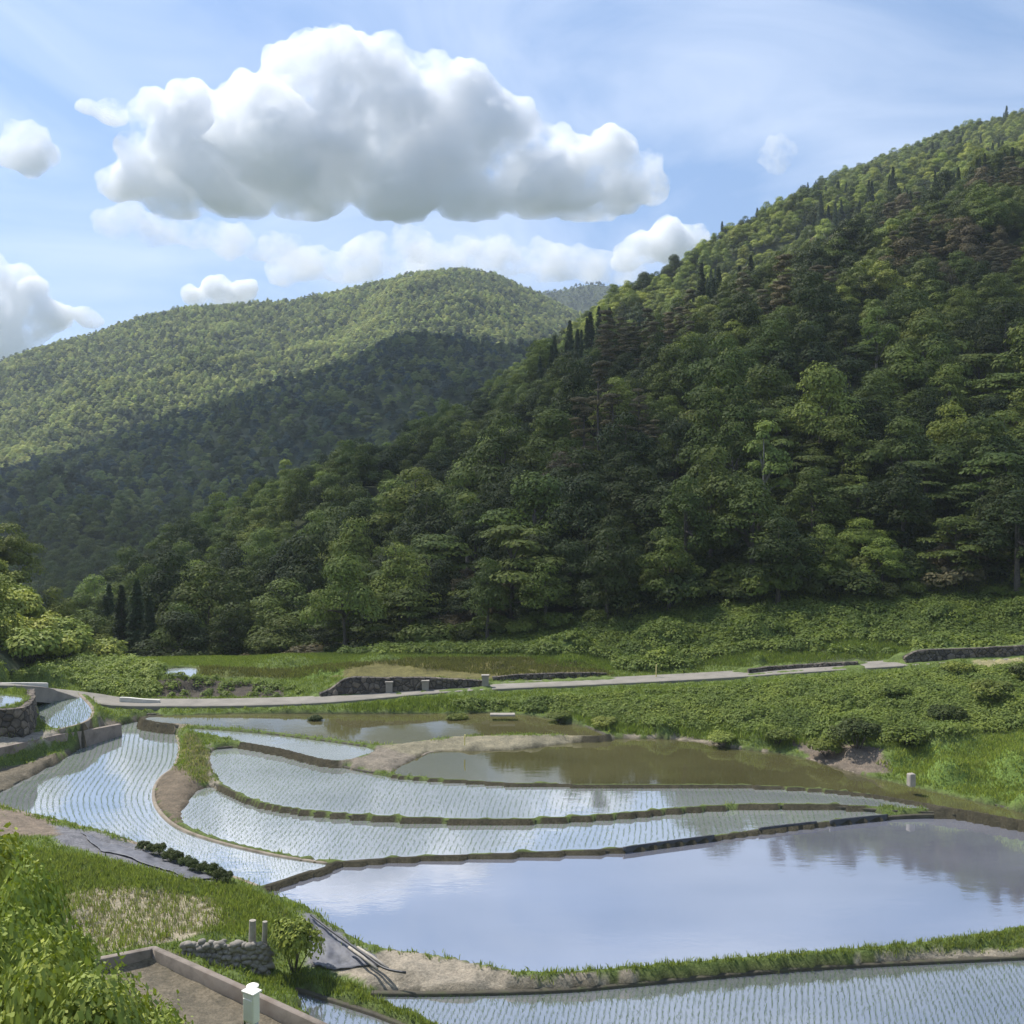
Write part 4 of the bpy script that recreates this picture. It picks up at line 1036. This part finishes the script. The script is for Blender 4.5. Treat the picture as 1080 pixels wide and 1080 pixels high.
# utility post with a white box, on the slope below the camera
pD = 14.0; pb = UD(267, 1100, pD)
pr = empty('utility_post', (pb[0], pb[1], 0)); tag(pr, 'grey metal post carrying a small white box in the foreground', 'post')
gz = float(ground_z(np.array([pb[0]]), np.array([pb[1]]))[0]); pr.location.z = gz; pr.rotation_euler.z = -.55
topz = UD(266, 1041, pD)[2] - gz
mb = MB(); mb.tube([(0, 0, -.5), (0, 0, topz)], [.075, .075], 20); mb.build('pole', M['grey_metal'], pr, True)
mb = MB(); mb.tube([(0, 0, topz), (0, 0, topz + .02), (0, 0, topz + .045)], [.085, .085, .04], 20); mb.build('cap', M['white'], pr)
bz = UD(266, 1057, pD)[2] - gz
mb = MB(); mb.box((.075, -.10, bz), (.20, .13, .40), 0, .018); bx = mb.build('meter_box', M['white'], pr)
mb = MB(); mb.box((.075, -.168, bz - .02), (.16, .012, .30), 0, .004); mb.build('door', M['white'], bx)
mb = MB(); mb.box((.075, -.09, bz + .215), (.23, .17, .03), 0, .01); mb.build('lid', M['white'], bx)
mb = MB(); mb.tube([(-.07, -.08, bz - .45), (-.07, -.08, bz + .1), (-.02, -.1, bz + .18)], [.018] * 3, 8); mb.build('conduit', M['grey_metal'], pr, True)

# ------------------------------------------------------------------ shrubs and plants that can be counted
def shrub_at(px, py, z, width, h, tone, label, group=None, key='bush', var=0):
    p = U(px, py, z); k = (width / 3.4, width / 3.4, h / 2.6)
    x, y = p[0], p[1]; gz = float(surf_z(np.array([x]), np.array([y]))[0])
    return plant(key, var, (x, y, gz - .05), random.uniform(0, 6), k, jitter(GREEN[tone], .08), label, group)
shrub_at(310, 1020, -.15, 2.3, 3.0, 'light', 'rounded bright green bush at the end of the rubble wall', var=0)
for k, (px, py, w, h, tone, lab) in enumerate([
  (905,782,3.4,2.6,'dark','darkest rounded shrub in the middle of the right bank'), (872,778,2.6,1.8,'mid','mid green shrub left of the darkest bank shrub'), (958,782,3.2,2.0,'mid','shrub right of the darkest bank shrub above the bright grass'),
  (1000,772,3.0,2.0,'dark','dark shrub on the bank above the bright grass slope'), (1050,765,3.4,2.2,'mid','wide shrub on the bank near the right edge'), (1085,750,3.0,2.2,'dark','dark shrub on the bank at the very right edge'),
  (940,752,2.6,1.5,'mid','small shrub high on the bank above the darkest shrub'), (1010,738,2.8,1.5,'light','light shrub on the bank just under the road end'), (820,768,2.4,1.4,'mid','low shrub on the bank left of the bare earth'),
  (760,764,2.4,1.2,'light','light low shrub on the bank right of the white tarp'), (640,752,2.2,1.1,'light','light low shrub on the bank above the back paddy end'), (590,745,2.2,1.0,'mid','small dark edged shrub on the bank right of the concrete slab'),
  (480,742,2.0,.9,'mid','small shrub below the road left of the concrete slab'), (478,740,1.2,.8,'dark','tiny dark shrub at the roadside left of the concrete slab'), (333,744,1.3,.9,'dark','tiny dark shrub on the road edge below the stone wall end')]):
    shrub_at(px, py, 2.0, w, h, tone, lab, 'shrubs on the roadside bank', var=k)
for k in range(11):
    u = k / 10; px = 152 + 88 * u; py = 893 + 35 * u + 1.5 * math.sin(k * 2.3)
    shrub_at(px, py, .5, random.uniform(.7, 1.0), random.uniform(.7, 1.0), 'dark', ['first', 'second', 'third', 'fourth', 'fifth', 'sixth', 'seventh', 'eighth', 'ninth', 'tenth', 'last'][k] + ' from the left of the small dark bushy plants lining the curved paddy', 'row of bushy plants along the curved paddy', var=k)
for k, (px, ty, D, w, lab) in enumerate([
  (-30,858,17.5,4.0,'leafy bright green bush cut by the left edge, rising highest'), (28,893,16.5,2.6,'leafy bright green bush in front of the dry field corner'), (-20,950,13.0,3.2,'large leafy bush filling the left edge lower down'),
  (62,955,14.5,2.7,'leafy bright green bush covering the left end of the kerb'), (55,985,11.5,2.9,'leafy bush nearest the camera at the bottom left'), (125,1012,12.8,2.6,'low leafy bush in front of the bare soil patch'), (178,1050,12.8,2.0,'smallest leafy bush nearest the white box')]):
    p = UD(px, ty, D); gz = float(ground_z(np.array([p[0]]), np.array([p[1]]))[0]); h = max(p[2] - gz, .8) * 1.12
    plant('leafy', 0, (p[0], p[1], gz - .05), random.uniform(0, 6), (w / 3.6, w / 3.6, h / 2.75), jitter((.25, .30, .07), .12), lab, 'leafy bushes in the left foreground')

# ------------------------------------------------------------------ sun, sky, clouds, air
EL, AZ = math.radians(56), math.radians(-55)
sd = Vector((math.sin(AZ) * math.cos(EL), math.cos(AZ) * math.cos(EL), math.sin(EL)))
L = bpy.data.lights.new('sun', 'SUN'); L.energy = 3.9; L.angle = math.radians(.53); L.color = (1, .955, .88)
lo = bpy.data.objects.new('sun', L); COL.objects.link(lo); lo.rotation_euler = sd.to_track_quat('Z', 'Y').to_euler()
w = bpy.data.worlds.new('World'); S.world = w; w.use_nodes = True; nt = w.node_tree
bg = nt.nodes['Background']; bg.inputs[1].default_value = .125
sky = nd(nt, 'ShaderNodeTexSky', sky_type='NISHITA', sun_disc=False); sky.sun_elevation = EL; sky.sun_rotation = AZ; sky.dust_density = .25; sky.air_density = 1.1
tc = nd(nt, 'ShaderNodeTexCoord'); sx = nd(nt, 'ShaderNodeSeparateXYZ'); nt.links.new(tc.outputs['Generated'], sx.inputs[0])
lz = nd(nt, 'ShaderNodeMath', operation='MULTIPLY_ADD'); lz.inputs[1].default_value = .75; lz.inputs[2].default_value = .36; nt.links.new(sx.outputs[2], lz.inputs[0])
lv = nd(nt, 'ShaderNodeCombineXYZ')
for k in (0, 1): nt.links.new(sx.outputs[k], lv.inputs[k])
nt.links.new(lz.outputs[0], lv.inputs[2]); ln = nd(nt, 'ShaderNodeVectorMath', operation='NORMALIZE'); nt.links.new(lv.outputs[0], ln.inputs[0]); nt.links.new(ln.outputs[0], sky.inputs[0])
zz = nd(nt, 'ShaderNodeMath', operation='MAXIMUM'); zz.inputs[1].default_value = .04; nt.links.new(sx.outputs[2], zz.inputs[0])
dx = nd(nt, 'ShaderNodeMath', operation='DIVIDE'); dy = nd(nt, 'ShaderNodeMath', operation='DIVIDE')
for d_, k in ((dx, 0), (dy, 1)): nt.links.new(sx.outputs[k], d_.inputs[0]); nt.links.new(zz.outputs[0], d_.inputs[1])
cx = nd(nt, 'ShaderNodeCombineXYZ'); nt.links.new(dx.outputs[0], cx.inputs[0]); nt.links.new(dy.outputs[0], cx.inputs[1])
mp = nd(nt, 'ShaderNodeMapping'); mp.inputs['Scale'].default_value = (1.6, 1.6, 4.2); mp.inputs['Rotation'].default_value = (0, .28, 0); nt.links.new(tc.outputs['Generated'], mp.inputs[0])
cn = nd(nt, 'ShaderNodeTexNoise', i_Scale=1.7, i_Detail=8, i_Roughness=.55); cn.inputs['Distortion'].default_value = .9; nt.links.new(mp.outputs[0], cn.inputs['Vector'])
cr = ramp(nt, cn.outputs[0], [(.40, (.0, .0, .0)), (.74, (.48, .48, .48))])
cc = mixc(nt, cr.outputs[0], sky.outputs[0], (6.3, 6.7, 7.4)); nt.links.new(cc, bg.inputs[0])

def cloud_mat(name, dens, scale, lo_=.40, hi=.60, step=.25):
    m, nt, out = new_mat(name); v = nd(nt, 'ShaderNodeVolumePrincipled'); v.inputs['Color'].default_value = (.974, .976, .979, 1); v.inputs['Anisotropy'].default_value = .15
    if scale:
        tc = nd(nt, 'ShaderNodeTexCoord'); nz = nd(nt, 'ShaderNodeTexNoise', i_Scale=scale, i_Detail=8, i_Roughness=.68); nt.links.new(tc.outputs['Object'], nz.inputs['Vector'])
        mr = nd(nt, 'ShaderNodeMapRange'); mr.inputs[1].default_value = lo_; mr.inputs[2].default_value = hi; mr.inputs[3].default_value = 0; mr.inputs[4].default_value = dens
        nt.links.new(nz.outputs[0], mr.inputs[0]); nt.links.new(mr.outputs[0], v.inputs['Density'])
    else: v.inputs['Density'].default_value = dens
    nt.links.new(v.outputs[0], out.inputs['Volume']); m.cycles.volume_step_rate = step
    return m
def cloud_mesh(name, spheres, seed, voxel, mat, label, kind=None, subs=6, flatten=.7, cat='cloud', ico=4, base=None):
    r_ = random.Random(seed); bm = bmesh.new(); al = list(spheres)
    for c, R in spheres:
        for k in range(subs):
            a = r_.uniform(0, 6.28); e = r_.uniform(-.15, 1.3); q = R * r_.uniform(.25, .5)
            al.append((np.asarray(c) + R * .82 * np.array([math.cos(a) * math.cos(e), math.sin(a) * math.cos(e), math.sin(e)]), q))
    for c, R in al:
        m_ = bmesh.ops.create_icosphere(bm, subdivisions=ico, radius=R)
        cv = Vector(tuple(c))
        for v in m_['verts']:
            q = cv + v.co
            k = 1.1 + .34 * noise.fractal(q / (R * 1.1) + Vector((seed, 0, 0)), .8, 2, 6) - .3 * abs(noise.noise(q / (R * .4))) - .16 * abs(noise.noise(q / (R * .17)))
            v.co = v.co * k
            if v.co.z < 0: v.co.z *= flatten
            v.co += cv
    if base is not None:
        for v in bm.verts:
            if v.co.z < base: v.co.z = base + (v.co.z - base) * (.17 + .08 * noise.noise(Vector((v.co.x / 160, v.co.y / 160, 4))))
    me = bpy.data.meshes.new(name); bm.to_mesh(me); bm.free()
    o = bpy.data.objects.new(name, me); COL.objects.link(o); me.materials.append(mat)
    md = o.modifiers.new('join', 'REMESH'); md.mode = 'VOXEL'; md.voxel_size = voxel
    return tag(o, label, cat, 'fair weather clouds' if kind is None else None, kind)
def sky_cloud(name, puffs, D, seed, mat, label, voxel, **kw):
    r_ = random.Random(seed); sp = []
    for x, y, r in puffs:
        R = r * D / F * 1.1; c = UD(x, y, D) + np.array([0, r_.uniform(-.5, .5) * R, 0]); sp.append((c, R))
    return cloud_mesh(name, sp, seed, voxel, mat, label, **kw)
MC = cloud_mat('cloud_body', .034, .0055, .38, .58); MT = cloud_mat('cloud_thin', .017, .006, .42, .66)
sky_cloud('cumulus_cloud', [(350,84,40),(305,82,28),(392,88,36),(430,100,38),(478,94,30),(505,112,28),(530,140,30),(265,120,38),(205,128,32),(160,122,20),(115,118,15),(90,114,9),(150,180,36),(190,165,34),(230,180,44),(290,165,56),(370,158,60),(450,155,56),(510,160,40),(550,180,40),(595,180,34),(640,178,30),(672,188,26),(688,200,20),(655,205,28),(600,205,32),(630,215,26),(580,160,26),(320,205,36),(420,205,42),(500,208,36),(250,200,34),(570,210,32),(615,218,26),(125,198,18),(180,210,26)], 3300, 3, MC, 'largest white cumulus cloud, heaped above the far ridge', 10, base=float(UD(400, 226, 3300)[2]), subs=7)
sky_cloud('cumulus_cloud', [(25,152,20),(45,165,14),(8,165,16),(30,172,16)], 3400, 5, MC, 'small white cloud at the left edge, level with the big one', 9)
sky_cloud('cumulus_cloud', [(822,156,13),(814,163,12),(826,168,11),(818,177,10),(806,170,7),(833,160,7),(812,150,6)], 3400, 6, cloud_mat('cloud_puff', .02, .011, .38, .66), 'smallest lone puff of cloud above the mountain shoulder', 6, subs=5)
sky_cloud('cumulus_cloud', [(705,258,24),(680,266,18),(735,252,14),(660,275,15)], 4200, 7, MC, 'white cloud just touching the mountain skyline', 12)
sky_cloud('cumulus_cloud', [(-20,300,30),(15,298,18),(35,315,18),(0,325,24),(60,335,18),(95,338,12),(-40,350,40),(30,350,22),(5,370,20)], 4700, 8, MC, 'low bank of cloud at the left end of the ridge', 14)
sky_cloud('cumulus_cloud', [(230,306,16),(205,315,12),(258,308,13),(240,316,16)], 4900, 9, MC, 'bright little cloud peeping over the far ridge', 11)
sky_cloud('cumulus_cloud', [(x_ + random.uniform(-9, 9), 286 - 14 * math.sin((x_ - 300) / 340 * 3.1) + random.uniform(-6, 8), random.uniform(12, 23)) for x_ in range(300, 660, 11)], 4900, 10, MT, 'long pale cloud lying behind the far ridge top', 16)
sky_cloud('cumulus_cloud', [(x_ + random.uniform(-9, 9), 232 + (x_ - 115) * .2 + random.uniform(-8, 8), random.uniform(8, 19)) for x_ in range(115, 330, 11)], 4000, 12, MT, 'ragged thin cloud scraps under the big cloud', 13)

# cloud deck out of view, shaped so that its shade falls across the hills
SHADE = [(-200,720),(-200,470),(0,486),(100,458),(200,428),(300,392),(370,372),(420,347),(480,347),(560,362),(640,345),(690,350),(760,352),(840,328),(900,320),(960,292),(1010,264),(1080,230),(1300,160),(1300,600),(1300,660),(1080,650),(900,650),(800,660),(600,675),(300,700),(100,715)]
sp = []; r_ = random.Random(8); SH = 880.0
for hill in (near_hill, mid_hill):
    x = hill.X.ravel(); y = hill.Y.ravel(); z = hill.Z.ravel() + 8
    px, py = proj(x, y, z)
    T = np.broadcast_to(hill.t[:, None], hill.X.shape).ravel()
    k = in_poly(px, py, SHADE) & (T <= 1.0) & (T > 0); RS = np.clip(y * .085, 15, 46); mg = (.85 if hill is near_hill else .05) * RS * F / y
    for ax, ay in ((1, 0), (-1, 0), (0, .5), (0, -.5)): k &= in_poly(px + ax * mg, py + ay * mg, SHADE)
    RS = np.clip(y * .085, 15, 46)[k]; cand = np.stack([x, y, z], -1)[k]; pm = np.random.default_rng(1).permutation(len(cand)); cand = cand[pm]; RS = RS[pm]
    for q, rs_ in zip(cand, RS):
        s_ = (SH - q[2]) / sd.z; c = q + s_ * np.array(sd)
        if all((c[0]-o_[0][0])**2 + (c[1]-o_[0][1])**2 > (.8 * rs_)**2 for o_ in sp): sp.append((c + np.array([0, 0, r_.uniform(0, 20)]), rs_))
MS = cloud_mat('shade_cloud_deck', .027, 0)
cloud_mesh('shade_cloud_deck', sp, 17, 8, MS, 'broad unseen cloud overhead, shaped to shade the mountainside', 'structure', subs=1, ico=2)

# air
HAZE = .00013
hz = mesh_obj('haze', [(x, y, z) for z in (-62, 470) for y in (-400, 3000) for x in (-3200, 3200)], [[0, 2, 3, 1], [4, 5, 7, 6], [0, 1, 5, 4], [2, 6, 7, 3], [0, 4, 6, 2], [1, 3, 7, 5]])
tag(hz, 'thin pale blue air haze filling the valley', 'haze', kind='stuff')
m, nt, out = new_mat('haze'); v = nd(nt, 'ShaderNodeVolumePrincipled'); v.inputs['Color'].default_value = (.82, .9, 1, 1); v.inputs['Density'].default_value = HAZE; v.inputs['Anisotropy'].default_value = 0
nt.links.new(v.outputs[0], out.inputs['Volume']); hz.data.materials.append(m)

# ------------------------------------------------------------------ camera and render settings
cam = bpy.data.cameras.new('camera'); co = bpy.data.objects.new('camera', cam); COL.objects.link(co); S.camera = co
cam.sensor_width = 36; cam.lens = 36 * F / 1080; cam.clip_start = .1; cam.clip_end = 30000
co.location = (0, 0, CZ); co.rotation_euler = (math.pi / 2 - PITCH, 0, 0)
S.view_settings.view_transform = 'Standard'; S.view_settings.look = 'None'; S.view_settings.gamma = 1; S.view_settings.exposure = .66
c = S.cycles
c.max_bounces = 32; c.volume_bounces = 24; c.diffuse_bounces = 3; c.glossy_bounces = 3; c.transmission_bounces = 4; c.transparent_max_bounces = 8
c.use_denoising = True; c.sample_clamp_indirect = 6
